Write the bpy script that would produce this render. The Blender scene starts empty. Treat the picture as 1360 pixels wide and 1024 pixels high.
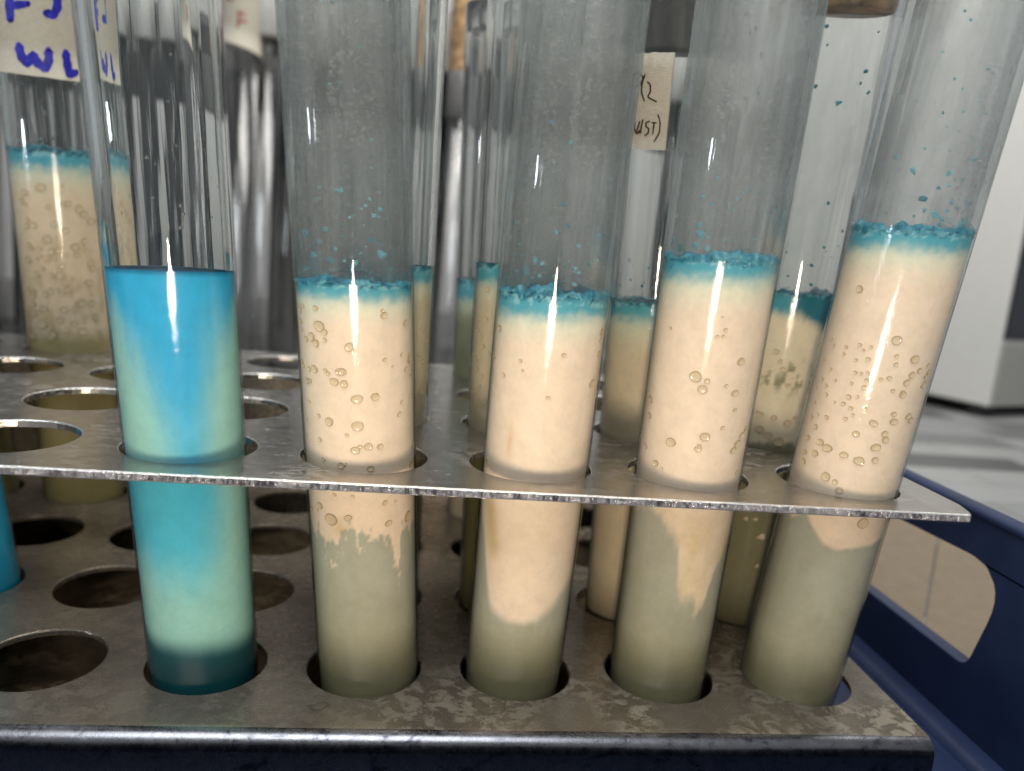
import bpy, bmesh, math, random
import numpy as np
from mathutils import Vector, Matrix, Quaternion, noise
from mathutils.geometry import tessellate_polygon

S = bpy.context.scene
COL = S.collection
K = 0.035                      # one hole pitch of the rack = 35 mm; lengths below are in pitches
rnd = random.Random(7)

# ------------------------------------------------------------------ camera
CF, CW, CH = 1027.674, 1360, 1024
CLOC = np.array([2.2156, -4.7526, 2.7836])
RX, RY, RZ = 0.1749, -0.0896, -0.1242
def _rot(rx, ry, rz):
    c, s = math.cos, math.sin
    Rz = np.array([[c(rz), -s(rz), 0], [s(rz), c(rz), 0], [0, 0, 1]])
    Rx = np.array([[1, 0, 0], [0, c(rx), s(rx)], [0, -s(rx), c(rx)]])
    Ry = np.array([[c(ry), 0, s(ry)], [0, 1, 0], [-s(ry), 0, c(ry)]])
    return Rz @ Rx @ Ry
CR = _rot(RX, RY, RZ)
cam = bpy.data.cameras.new('camera')
cam.sensor_fit = 'HORIZONTAL'; cam.sensor_width = 36.0
cam.lens = 36.0 * CF / CW
cam.clip_start = 0.005; cam.clip_end = 50
cam.dof.use_dof = True; cam.dof.focus_distance = 4.45 * K; cam.dof.aperture_fstop = 13.0
camo = bpy.data.objects.new('camera', cam); COL.objects.link(camo)
m = Matrix.Identity(4)
for r in range(3):
    m[r][0] = CR[r, 0]; m[r][1] = CR[r, 2]; m[r][2] = -CR[r, 1]; m[r][3] = CLOC[r] * K
camo.matrix_world = m
S.camera = camo

# ------------------------------------------------------------------ world, lamps, exposure
wd = bpy.data.worlds.new('World'); S.world = wd; wd.use_nodes = True
bg = wd.node_tree.nodes['Background']
bg.inputs[0].default_value = (0.80, 0.83, 0.86, 1); bg.inputs[1].default_value = 0.43
S.view_settings.view_transform = 'Standard'; S.view_settings.look = 'None'
S.view_settings.exposure = 0.08; S.view_settings.gamma = 1.0
S.render.engine = 'CYCLES'
S.cycles.use_denoising = True
S.cycles.max_bounces = 20; S.cycles.transparent_max_bounces = 40
S.cycles.transmission_bounces = 20; S.cycles.glossy_bounces = 5; S.cycles.diffuse_bounces = 4
S.cycles.sample_clamp_indirect = 4.0
S.cycles.caustics_reflective = False

def lamp(name, loc, target, size, power, col, shape='DISK', sizey=None):
    l = bpy.data.lights.new(name, 'AREA'); l.shape = shape; l.size = size * K
    if sizey: l.size_y = sizey * K
    l.energy = power; l.color = col
    o = bpy.data.objects.new(name, l); COL.objects.link(o)
    o.location = Vector(loc) * K
    d = (Vector(target) - Vector(loc)).normalized()
    o.rotation_euler = d.to_track_quat('-Z', 'Y').to_euler()
    return o
# warm desk lamp below and in front of the phone; window/ceiling light from above; a small side lamp; an added rear fill
lamp('desk_lamp', (2.25, -5.0, 0.78), (2.4, 0, 1.6), 0.36, 0.205, (1.0, 0.82, 0.62), 'ELLIPSE', 0.75)
lamp('ceiling_light', (0, -9, 17), (3, 3, 0), 12, 3.2, (0.93, 0.97, 1.0), 'RECTANGLE', 9)
lamp('side_lamp', (-11, -6, 1.2), (2, 0, 1.8), 0.7, 0.16, (0.85, 0.92, 1.0))
lamp('rear_fill_lamp', (8, 6, 22), (10, 20, 3), 16, 5.5, (1.0, 0.97, 0.93), 'RECTANGLE', 10)  # unseen lamp, added to brighten the rear wall

# ------------------------------------------------------------------ pixel rays (measuring aid: pixel -> point on a real surface)
def ray(px, py):
    return CR @ np.array([(px - CW / 2) / CF, 1.0, -(py - CH / 2) / CF])
def on_z(px, py, z):
    d = ray(px, py); return CLOC + d * ((z - CLOC[2]) / d[2])
def on_x(px, py, x):
    d = ray(px, py); return CLOC + d * ((x - CLOC[0]) / d[0])
def project(p):
    q = (np.asarray(p) - CLOC) @ CR
    return CW / 2 + CF * q[..., 0] / q[..., 1], CH / 2 - CF * q[..., 2] / q[..., 1]

# ------------------------------------------------------------------ object helpers
def srgb(r, g, b):
    f = lambda v: (v / 12.92 if v <= 0.04045 else ((v + 0.055) / 1.055) ** 2.4)
    return (f(r / 255), f(g / 255), f(b / 255))
def link(name, me, parent=None):
    o = bpy.data.objects.new(name, me); COL.objects.link(o)
    if parent is not None: o.parent = parent
    return o
def make(name, verts, faces, mats, parent=None, smooth=True, fmat=None, attr=None, bevel=None, seg=2, angle=40):
    me = bpy.data.meshes.new(name)
    me.from_pydata([tuple(float(c) * K for c in v) for v in verts], [], faces)
    for mt in (mats if isinstance(mats, (list, tuple)) else [mats]): me.materials.append(mt)
    if fmat: me.polygons.foreach_set('material_index', fmat)
    me.polygons.foreach_set('use_smooth', [smooth] * len(me.polygons))
    if attr is not None:
        a = me.color_attributes.new('tone', 'FLOAT_COLOR', 'POINT')
        a.data.foreach_set('color', np.array([(c[0], c[1], c[2], 1.0) for c in attr], dtype=np.float32).ravel())
    me.update()
    o = link(name, me, parent)
    if bevel:
        b = o.modifiers.new('bevel', 'BEVEL'); b.width = bevel * K; b.segments = seg
        b.limit_method = 'ANGLE'; b.angle_limit = math.radians(angle)
        if smooth: b.harden_normals = False
    return o
def thing(name, label, cat, loc=(0, 0, 0), quat=None, group=None):
    o = bpy.data.objects.new(name, None); COL.objects.link(o)
    o.empty_display_size = 0.005
    o.location = Vector(loc) * K
    if quat is not None:
        o.rotation_mode = 'QUATERNION'; o.rotation_quaternion = quat
    o['label'] = label; o['category'] = cat
    if group: o['group'] = group
    return o
class MB:
    def __init__(s): s.v = []; s.f = []; s.m = []
    def add(s, v, f, mi=0):
        n = len(s.v); s.v += [tuple(x) for x in v]; s.f += [tuple(i + n for i in q) for q in f]; s.m += [mi] * len(f)
    def box(s, x0, x1, y0, y1, z0, z1, mi=0):
        v = [(x, y, z) for z in (z0, z1) for y in (y0, y1) for x in (x0, x1)]
        s.add(v, [(0, 2, 3, 1), (4, 5, 7, 6), (0, 1, 5, 4), (2, 6, 7, 3), (0, 4, 6, 2), (1, 3, 7, 5)], mi)
    def lathe(s, prof, n=48, mi=0, cap0=False, cap1=False):
        v = []; f = []
        for r, z in prof:
            for k in range(n):
                a = 2 * math.pi * k / n; v.append((r * math.cos(a), r * math.sin(a), z))
        for i in range(len(prof) - 1):
            for k in range(n):
                k2 = (k + 1) % n
                f.append((i * n + k, i * n + k2, (i + 1) * n + k2, (i + 1) * n + k))
        if cap0: f.append(tuple(range(n - 1, -1, -1)))
        if cap1: b = (len(prof) - 1) * n; f.append(tuple(range(b, b + n)))
        s.add(v, f, mi)
    def obj(s, name, mats, parent=None, **kw):
        return make(name, s.v, s.f, mats, parent, fmat=s.m, **kw)

# ------------------------------------------------------------------ materials
def mat(name):
    mt = bpy.data.materials.new(name); mt.use_nodes = True
    nt = mt.node_tree; nt.nodes.clear()
    out = nt.nodes.new('ShaderNodeOutputMaterial')
    return mt, nt, out
def N(nt, t, **kw):
    n = nt.nodes.new('ShaderNode' + t)
    for k, v in kw.items():
        if k.startswith('i_'): n.inputs[k[2:].replace('_', ' ')].default_value = v
        elif k.startswith('n_'): n.inputs[int(k[2:])].default_value = v
        else: setattr(n, k, v)
    return n
def coords(nt, scale=(1, 1, 1)):
    tc = N(nt, 'TexCoord'); mp = N(nt, 'Mapping')
    mp.inputs['Scale'].default_value = tuple(s / K for s in scale)      # back to pitch units
    nt.links.new(tc.outputs['Object'], mp.inputs['Vector'])
    return mp.outputs['Vector']
def noise_n(nt, vec, scale, detail=4, rough=0.6, dist=0.0):
    n = N(nt, 'TexNoise'); n.inputs['Scale'].default_value = scale; n.inputs['Detail'].default_value = detail
    n.inputs['Roughness'].default_value = rough; n.inputs['Distortion'].default_value = dist
    nt.links.new(vec, n.inputs['Vector']); return n.outputs['Fac']
def ramp(nt, fac, stops, interp='LINEAR'):
    r = N(nt, 'ValToRGB'); r.color_ramp.interpolation = interp
    els = r.color_ramp.elements
    while len(els) < len(stops): els.new(0.5)
    for e, (p, c) in zip(els, stops):
        e.position = p; e.color = (c if len(c) == 4 else (*c, 1)) if isinstance(c, (tuple, list)) else (c, c, c, 1)
    nt.links.new(fac, r.inputs[0]); return r.outputs['Color']
def mixc(nt, fac, a, b, mode='MIX'):
    n = N(nt, 'Mix', data_type='RGBA', blend_type=mode)
    for sock, v in ((n.inputs[0], fac), (n.inputs[6], a), (n.inputs[7], b)):
        if isinstance(v, (int, float)): sock.default_value = v
        elif isinstance(v, tuple): sock.default_value = (*v, 1) if len(v) == 3 else v
        else: nt.links.new(v, sock)
    return n.outputs[2]
def math_n(nt, op, a, b=None):
    n = N(nt, 'Math', operation=op)
    for i, v in enumerate((a, b)):
        if v is None: continue
        if isinstance(v, (int, float)): n.inputs[i].default_value = v
        else: nt.links.new(v, n.inputs[i])
    return n.outputs[0]
def bump(nt, h, strength, dist):
    b = N(nt, 'Bump'); b.inputs['Strength'].default_value = strength; b.inputs['Distance'].default_value = dist * K
    nt.links.new(h, b.inputs['Height']); return b.outputs['Normal']
def principled(nt, out, color=None, rough=0.5, metal=0.0, normal=None, **kw):
    p = N(nt, 'BsdfPrincipled')
    for s, v in (('Base Color', color), ('Roughness', rough), ('Metallic', metal), ('Normal', normal)):
        if v is None: continue
        if isinstance(v, (int, float)): p.inputs[s].default_value = v
        elif isinstance(v, tuple): p.inputs[s].default_value = (*v, 1)
        else: nt.links.new(v, p.inputs[s])
    for k, v in kw.items(): p.inputs[k.replace('_', ' ')].default_value = v
    nt.links.new(p.outputs[0], out.inputs[0]); return p
def simple(name, color, rough=0.5, metal=0.0, grain=0.0, gscale=20.0, spread=0.2, **kw):
    mt, nt, out = mat(name); v = coords(nt)
    n = noise_n(nt, v, gscale, 5, 0.65)
    lo = tuple(c * (1 - spread) for c in color); hi = tuple(min(1, c * (1 + spread)) for c in color)
    c = ramp(nt, n, [(0.3, lo), (0.7, hi)])
    principled(nt, out, c, rough, metal, bump(nt, n, grain, 0.02) if grain else None, **kw)
    return mt

def steel(name, dark, light, stain_a, stain_b, stain_amt, rough0, rough1, stretch=(1, 1, 1), spread=(0.46, 0.66), grad=None, film=0.92):
    """worn stainless sheet: faint tone, dried crackled drips in patches, water marks, pits"""
    mt, nt, out = mat(name); v = coords(nt); vs = coords(nt, stretch)
    n1 = noise_n(nt, v, 1.15, 3, 0.55, 0.4); n2 = noise_n(nt, vs, 6.0, 9, 0.74, 0.5); n3 = noise_n(nt, v, 46, 4, 0.65); n4 = noise_n(nt, vs, 8.5, 9, 0.68, 0.5)
    base = mixc(nt, ramp(nt, n2, [(0.3, 0.0), (0.7, 1.0)]), dark, light)
    region = ramp(nt, n1, [(spread[0], 0.0), (spread[1], 1.0)])
    patch = ramp(nt, n4, [(0.47, 0.0), (0.55, 1.0)])
    crk = ramp(nt, n4, [(0.455, 0.0), (0.485, 1.0), (0.505, 0.0)])
    st = mixc(nt, patch, stain_a, stain_b)
    if grad:                                            # spills gathered round the right hand front holes
        sx_ = N(nt, 'SeparateXYZ'); nt.links.new(v, sx_.inputs[0])
        gx = N(nt, 'MapRange', interpolation_type='SMOOTHSTEP'); nt.links.new(sx_.outputs[0], gx.inputs[0])
        gx.inputs[1].default_value = grad[0]; gx.inputs[2].default_value = grad[1]; gx.inputs[3].default_value = 0.22; gx.inputs[4].default_value = 1.0
        region = math_n(nt, 'MULTIPLY', region, gx.outputs[0])
    rfac = math_n(nt, 'MULTIPLY', region, stain_amt)
    c = mixc(nt, rfac, base, st)
    c = mixc(nt, math_n(nt, 'MULTIPLY', math_n(nt, 'MULTIPLY', crk, region), 0.28), c, tuple(x * 0.35 for x in stain_a))
    # dried drip outlines
    wv = N(nt, 'TexNoise'); wv.inputs['Scale'].default_value = 5.0; wv.inputs['Detail'].default_value = 3; nt.links.new(v, wv.inputs['Vector'])
    vm = N(nt, 'VectorMath', operation='MULTIPLY_ADD'); nt.links.new(wv.outputs['Color'], vm.inputs[0]); vm.inputs[1].default_value = (0.16, 0.16, 0.16); nt.links.new(v, vm.inputs[2])
    vo = N(nt, 'TexVoronoi'); vo.inputs['Scale'].default_value = 3.1; nt.links.new(vm.outputs[0], vo.inputs['Vector'])
    sep = N(nt, 'SeparateColor'); nt.links.new(vo.outputs['Color'], sep.inputs[0])
    rad = math_n(nt, 'ADD', math_n(nt, 'MULTIPLY', sep.outputs[1], 0.26), 0.06)
    dd = math_n(nt, 'ABSOLUTE', math_n(nt, 'SUBTRACT', vo.outputs['Distance'], rad))
    line = ramp(nt, dd, [(0.0, 1.0), (0.018, 0.6), (0.035, 0.0)])
    pick = math_n(nt, 'GREATER_THAN', sep.outputs[0], 0.62)
    c = mixc(nt, math_n(nt, 'MULTIPLY', math_n(nt, 'MULTIPLY', line, pick), 0.5), c, tuple(x * 0.35 for x in dark))
    pit = ramp(nt, n3, [(0.66, 0.0), (0.72, 1.0)])
    c = mixc(nt, math_n(nt, 'MULTIPLY', pit, 0.35), c, tuple(x * 0.3 for x in dark))
    metal = math_n(nt, 'SUBTRACT', film, math_n(nt, 'MULTIPLY', math_n(nt, 'MULTIPLY', patch, rfac), 0.85))
    rg = N(nt, 'MapRange'); rg.inputs[3].default_value = rough0; rg.inputs[4].default_value = rough1
    nt.links.new(n2, rg.inputs[0]); rg.inputs[1].default_value = 0.3; rg.inputs[2].default_value = 0.7
    h = math_n(nt, 'ADD', math_n(nt, 'MULTIPLY', n2, 0.5), math_n(nt, 'ADD', math_n(nt, 'MULTIPLY', n3, 0.25), math_n(nt, 'MULTIPLY', math_n(nt, 'MULTIPLY', patch, region), 0.25)))
    principled(nt, out, c, rg.outputs[0], metal, bump(nt, h, 0.2, 0.012))
    return mt
M = {}
M['shelf_steel'] = steel('worn steel of the middle shelf', (0.38, 0.36, 0.33), (0.52, 0.495, 0.455), (0.22, 0.18, 0.13), (0.40, 0.36, 0.30), 0.6, 0.14, 0.30, (1, 1.8, 1))
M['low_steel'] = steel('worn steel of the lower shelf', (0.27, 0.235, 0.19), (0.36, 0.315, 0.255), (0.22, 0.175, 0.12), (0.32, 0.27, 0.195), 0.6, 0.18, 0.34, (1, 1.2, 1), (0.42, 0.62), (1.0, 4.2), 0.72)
M['cut_edge'] = None
def cut_edge():
    mt, nt, out = mat('rough cut steel edge'); v = coords(nt, (1, 1, 0.35))
    n = noise_n(nt, v, 44, 5, 0.8, 0.3); n2 = noise_n(nt, v, 9, 3, 0.5)
    c = ramp(nt, math_n(nt, 'ADD', math_n(nt, 'MULTIPLY', n, 0.75), math_n(nt, 'MULTIPLY', n2, 0.25)), [(0.41, (0.16, 0.14, 0.15)), (0.54, (0.97, 0.92, 0.89))])  # sparkle of the cut face put into the colour as mottling
    principled(nt, out, c, 0.27, 1.0, bump(nt, math_n(nt, 'ADD', n, math_n(nt, 'MULTIPLY', n2, 0.6)), 1.0, 0.035))
    return mt
M['cut_edge'] = cut_edge()
M['bright'] = simple('edge glint steel', (0.85, 0.83, 0.80), 0.25, 1.0, 0.5, 40, 0.15)  # for bevel faces: edge glint put into the colour as lighter steel
M['rust'] = steel('brown stained base sheet', (0.10, 0.075, 0.045), (0.20, 0.15, 0.09), (0.14, 0.085, 0.03), (0.26, 0.19, 0.10), 0.8, 0.35, 0.6)
def navy():
    mt, nt, out = mat('scuffed navy plastic'); v = coords(nt)
    n = noise_n(nt, v, 3.0, 5, 0.6); s = noise_n(nt, coords(nt, (1, 6, 1)), 9, 6, 0.75)
    c = ramp(nt, n, [(0.3, (0.010, 0.020, 0.060)), (0.7, (0.016, 0.030, 0.085))])
    sc = ramp(nt, s, [(0.66, 0.0), (0.74, 1.0)])
    c = mixc(nt, math_n(nt, 'MULTIPLY', sc, 0.25), c, (0.10, 0.12, 0.18))
    principled(nt, out, c, 0.42, 0.0, bump(nt, s, 0.12, 0.01)); return mt
M['navy'] = navy()
M['scratch'] = simple('pale scratch in the plastic', (0.09, 0.10, 0.14), 0.6)

def glass(name, fog=0.0, tint=(0.50, 0.60, 0.60), fogcol=(0.42, 0.45, 0.45), rough=0.05, speck=0.0, clear=0.985, edgepow=5.0, gloss=1.0):
    """thin tube wall: clear face on, darker where the wall is seen edge on, fogged where condensation clings"""
    mt, nt, out = mat(name); v = coords(nt); vs = coords(nt, (1, 1, 0.12))
    lw = N(nt, 'LayerWeight'); lw.inputs['Blend'].default_value = 0.5
    e = math_n(nt, 'POWER', lw.outputs['Facing'], edgepow)
    col = mixc(nt, e, (clear, clear, clear), tint)
    tr = N(nt, 'BsdfTransparent'); nt.links.new(col, tr.inputs[0])
    last = tr.outputs[0]
    fine = noise_n(nt, v, 42, 3, 0.7); streak = noise_n(nt, vs, 14, 4, 0.6)
    if fog > 0:
        big = noise_n(nt, v, 2.4, 4, 0.6, 0.4)
        f = math_n(nt, 'MULTIPLY', ramp(nt, math_n(nt, 'ADD', math_n(nt, 'MULTIPLY', big, 0.6), math_n(nt, 'MULTIPLY', fine, 0.4)), [(0.30, 0.70), (0.66, 1.0)]), fog)
        d = N(nt, 'BsdfDiffuse'); d.inputs[0].default_value = (*fogcol, 1)
        t = N(nt, 'BsdfTranslucent'); t.inputs[0].default_value = (*fogcol, 1)
        dm = N(nt, 'MixShader'); dm.inputs[0].default_value = 0.55
        nt.links.new(d.outputs[0], dm.inputs[1]); nt.links.new(t.outputs[0], dm.inputs[2])
        m1 = N(nt, 'MixShader'); nt.links.new(f, m1.inputs[0]); nt.links.new(last, m1.inputs[1]); nt.links.new(dm.outputs[0], m1.inputs[2])
        last = m1.outputs[0]
    if fog > 0.2:                                       # grainy frost that glitters towards the lamp
        fro = N(nt, 'BsdfGlossy'); fro.inputs['Roughness'].default_value = 0.33; fro.inputs[0].default_value = (0.9, 0.9, 0.88, 1)
        gr = noise_n(nt, v, 70, 2, 0.7); nt.links.new(bump(nt, gr, 0.9, 0.03), fro.inputs['Normal'])
        mf = N(nt, 'MixShader'); nt.links.new(math_n(nt, 'MULTIPLY', ramp(nt, gr, [(0.45, 0.05), (0.7, 1.0)]), 0.30 * fog), mf.inputs[0])
        nt.links.new(last, mf.inputs[1]); nt.links.new(fro.outputs[0], mf.inputs[2]); last = mf.outputs[0]
    gl = N(nt, 'BsdfGlossy'); gl.inputs['Roughness'].default_value = rough
    h = math_n(nt, 'ADD', math_n(nt, 'MULTIPLY', fine, 0.25 + speck), math_n(nt, 'MULTIPLY', streak, 0.35))
    nrm = bump(nt, h, 0.10 + speck * 0.6, 0.02)
    nt.links.new(nrm, gl.inputs['Normal'])
    fr = math_n(nt, 'ADD', math_n(nt, 'MULTIPLY', math_n(nt, 'POWER', lw.outputs['Facing'], 5.0), 0.90), 0.045)
    fac = math_n(nt, 'MULTIPLY', fr, gloss)
    m2 = N(nt, 'MixShader'); nt.links.new(fac, m2.inputs[0]); nt.links.new(last, m2.inputs[1]); nt.links.new(gl.outputs[0], m2.inputs[2])
    nt.links.new(m2.outputs[0], out.inputs[0]); return mt
M['glass'] = glass('clear tube glass', rough=0.07, speck=0.12)
M['glass_in'] = {}
def real_glass(name, fog=0.0, fogcol=(0.34, 0.36, 0.355), wav=0.05, thin=0.0):
    """drawn glass wall that bends what stands behind it; the inner skin may carry a film of condensation"""
    mt, nt, out = mat(name); v = coords(nt)
    g = N(nt, 'BsdfGlass'); g.inputs['IOR'].default_value = 1.48; g.inputs['Roughness'].default_value = 0.0
    g.inputs[0].default_value = (0.972, 0.982, 0.978, 1)
    streak = noise_n(nt, coords(nt, (1, 1, 0.06)), 9, 3, 0.55); fine = noise_n(nt, v, 48, 3, 0.65)
    nt.links.new(bump(nt, streak, wav, 0.02), g.inputs['Normal'])
    last = g.outputs[0]
    if thin > 0:                                        # hazy wall: part of the light goes straight through
        lw = N(nt, 'LayerWeight'); lw.inputs['Blend'].default_value = 0.5
        tr = N(nt, 'BsdfTransparent'); nt.links.new(mixc(nt, math_n(nt, 'POWER', lw.outputs['Facing'], 4.0), (0.97, 0.98, 0.98), (0.45, 0.55, 0.55)), tr.inputs[0])
        mt_ = N(nt, 'MixShader'); mt_.inputs[0].default_value = thin; nt.links.new(last, mt_.inputs[1]); nt.links.new(tr.outputs[0], mt_.inputs[2]); last = mt_.outputs[0]
    if fog > 0:
        big = noise_n(nt, coords(nt, (1, 1, 0.45)), 1.9, 5, 0.62, 0.5); mid = noise_n(nt, coords(nt, (1, 1, 0.25)), 7, 4, 0.6)
        f = math_n(nt, 'MULTIPLY', ramp(nt, math_n(nt, 'ADD', math_n(nt, 'MULTIPLY', big, 0.62), math_n(nt, 'MULTIPLY', mid, 0.38)), [(0.40, 0.12), (0.60, 1.0)]), fog)
        d = N(nt, 'BsdfDiffuse'); d.inputs[0].default_value = (*fogcol, 1)
        t = N(nt, 'BsdfTranslucent'); t.inputs[0].default_value = (*fogcol, 1)
        fro = N(nt, 'BsdfGlossy'); fro.inputs['Roughness'].default_value = 0.30; fro.inputs[0].default_value = (0.95, 0.93, 0.9, 1)
        nt.links.new(bump(nt, fine, 0.8, 0.03), fro.inputs['Normal'])
        dm = N(nt, 'MixShader'); dm.inputs[0].default_value = 0.5
        nt.links.new(d.outputs[0], dm.inputs[1]); nt.links.new(t.outputs[0], dm.inputs[2])
        dg = N(nt, 'MixShader'); nt.links.new(ramp(nt, fine, [(0.52, 0.03), (0.74, 0.5)]), dg.inputs[0])
        nt.links.new(dm.outputs[0], dg.inputs[1]); nt.links.new(fro.outputs[0], dg.inputs[2])
        m1 = N(nt, 'MixShader'); nt.links.new(f, m1.inputs[0]); nt.links.new(last, m1.inputs[1]); nt.links.new(dg.outputs[0], m1.inputs[2])
        last = m1.outputs[0]
    nt.links.new(last, out.inputs[0]); return mt
def fog_glass(f):
    k = round(f, 2)
    if k not in M['glass_in']: M['glass_in'][k] = real_glass('inner glass fogged %d' % int(k * 100), k, thin=0.4 if k > 0.3 else 0.15)
    return M['glass_in'][k]
M['real_glass'] = real_glass('drawn clear glass')
M['hazy_glass'] = real_glass('hazy drawn glass', thin=0.5)
M['rear_glass'] = glass('rear tube glass', rough=0.05, speck=0.1, tint=(0.20, 0.22, 0.22), edgepow=3.0, gloss=1.8)

def contents_mat():
    mt, nt, out = mat('milky culture medium'); v = coords(nt)
    a = N(nt, 'VertexColor'); a.layer_name = 'tone'
    n = noise_n(nt, v, 9, 5, 0.6); n2 = noise_n(nt, v, 55, 3, 0.6)
    t = ramp(nt, math_n(nt, 'ADD', math_n(nt, 'MULTIPLY', n, 0.6), math_n(nt, 'MULTIPLY', noise_n(nt, v, 30, 5, 0.7), 0.4)), [(0.3, 0.86), (0.6, 1.0)])
    c = mixc(nt, 1.0, a.outputs[0], t, 'MULTIPLY')
    p = principled(nt, out, c, 0.45, 0.0, bump(nt, n2, 0.05, 0.01))
    p.inputs['Subsurface Weight'].default_value = 0.25
    p.inputs['Subsurface Radius'].default_value = (0.004, 0.003, 0.002)
    p.inputs['Subsurface Scale'].default_value = 0.6
    p.inputs['Specular IOR Level'].default_value = 0.15
    return mt
M['contents'] = contents_mat()
def crust_mat():
    mt, nt, out = mat('dried blue crust'); v = coords(nt)
    n = noise_n(nt, v, 16, 6, 0.7, 0.5)
    c = ramp(nt, n, [(0.30, srgb(20, 70, 96)), (0.47, srgb(50, 134, 156)), (0.62, srgb(112, 176, 186)), (0.74, srgb(170, 204, 204))])
    principled(nt, out, c, 0.35, 0.0, bump(nt, n, 0.5, 0.03)); return mt
M['crust'] = crust_mat()
M['flake'] = simple('dried blue fleck', srgb(124, 196, 212), 0.45, 0, 0.3, 40, 0.35)
M['flake_dark'] = simple('dark teal fleck', srgb(80, 152, 168), 0.45, 0, 0.3, 40, 0.35)
def water():
    mt, nt, out = mat('water droplet'); g = N(nt, 'BsdfGlass'); g.inputs['IOR'].default_value = 1.33; g.inputs['Roughness'].default_value = 0.02
    nt.links.new(g.outputs[0], out.inputs[0]); return mt
M['drop'] = water()
M['bubble_rim'] = simple('bubble rim', srgb(176, 154, 118), 0.3, 0, 0, 60, 0.25)  # darker rim: refraction at the bubble edge put into the colour
M['bubble_core'] = simple('bubble skin', srgb(214, 196, 162), 0.15, 0, 0, 60, 0.12)
def tape_mat(name, col):
    mt, nt, out = mat(name); v = coords(nt)
    n = noise_n(nt, v, 26, 5, 0.7); n2 = noise_n(nt, coords(nt, (1, 1, 5)), 22, 3, 0.6)
    c = ramp(nt, n, [(0.3, tuple(x * 0.82 for x in col)), (0.7, col)])
    principled(nt, out, c, 0.75, 0, bump(nt, math_n(nt, 'ADD', n, n2), 0.35, 0.015)); return mt
M['tape'] = tape_mat('masking tape', (0.46, 0.42, 0.335))
M['ink_blue'] = simple('blue marker ink', srgb(34, 34, 150), 0.35, 0, 0, 18, 0.5)
M['ink_red'] = simple('red marker ink', srgb(140, 18, 30), 0.4, 0, 0, 18, 0.3)
M['ink_dark'] = simple('dark pen ink', srgb(58, 42, 42), 0.5, 0, 0, 30, 0.3)
M['cap_white'] = simple('off white plastic cap', (0.42, 0.41, 0.385), 0.4, 0, 0.1, 12, 0.1)
M['cap_grey'] = simple('grey rubber stopper', (0.17, 0.165, 0.16), 0.3, 0, 0.1, 12, 0.15)
M['cork'] = simple('crumbling brown cork', (0.36, 0.22, 0.11), 0.8, 0, 0.9, 5, 0.8)
M['bracket'] = simple('dull grey casting', (0.15, 0.14, 0.12), 0.5, 0, 0.1, 6, 0.2)
M['wall'] = simple('pale painted wall', (0.64, 0.63, 0.61), 0.7, 0, 0.05, 3, 0.06)
M['shelf_dark'] = simple('dark grey enamel', (0.045, 0.043, 0.040), 0.5, 0, 0.05, 4, 0.2)
M['instr'] = simple('pale grey enamel', (0.60, 0.595, 0.57), 0.45, 0, 0.03, 5, 0.03)
M['instr_b'] = simple('warm grey enamel', (0.34, 0.335, 0.31), 0.5, 0, 0.03, 5, 0.05)
M['window'] = simple('dark window', (0.006, 0.008, 0.014), 0.12)
M['rubber'] = simple('black rubber', (0.02, 0.02, 0.02), 0.7)
M['table_base'] = simple('table board', (0.22, 0.21, 0.20), 0.6)
PL = [simple('grey plank %s' % n, c, 0.45, 0, 0.08, 6, 0.08) for n, c in
      (('pale', (0.31, 0.315, 0.305)), ('mid', (0.26, 0.265, 0.26)), ('dull', (0.17, 0.17, 0.168)), ('dark', (0.10, 0.10, 0.10)))]

# ================================================================== SETTING: wall and table
TZ = -0.62
w = MB(); w.box(-40, 60, 34, 35, TZ - 0.3, 30)
o = w.obj('wall', M['wall'], smooth=False); o['kind'] = 'structure'
tb = MB(); tb.box(-40, 60, -8, 33.9, TZ - 0.6, TZ - 0.03)
table = tb.obj('tabletop', M['table_base'], smooth=False); table['kind'] = 'structure'
pr = random.Random(21)
pcache = {}
y = -4.0; row = 0
while y < 33:
    dep = 1.05 if y < 14 else 2.1
    x = 6.0 + pr.uniform(-3.5, 0) if y > -4 else 6
    while x < 34:
        L = pr.choice((2.2, 3.4, 4.6))
        mi = pr.choices((0, 1, 2, 3), (5, 4, 2.5, 2))[0]
        key = (L, dep, mi)
        if key not in pcache:
            q = MB(); q.box(0.012, L - 0.012, 0.012, dep - 0.012, -0.03, 0.0)
            pcache[key] = q.obj('plank', PL[mi], smooth=False, bevel=0.008, seg=1).data
            ob = bpy.data.objects[-1] if False else None
            ob = [c for c in COL.objects if c.data == pcache[key]][0]
        else:
            ob = link('plank', pcache[key])
        ob.parent = table
        ob.location = Vector((x, y, TZ + pr.uniform(-0.004, 0.0))) * K
        x += L
    y += dep; row += 1

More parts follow.
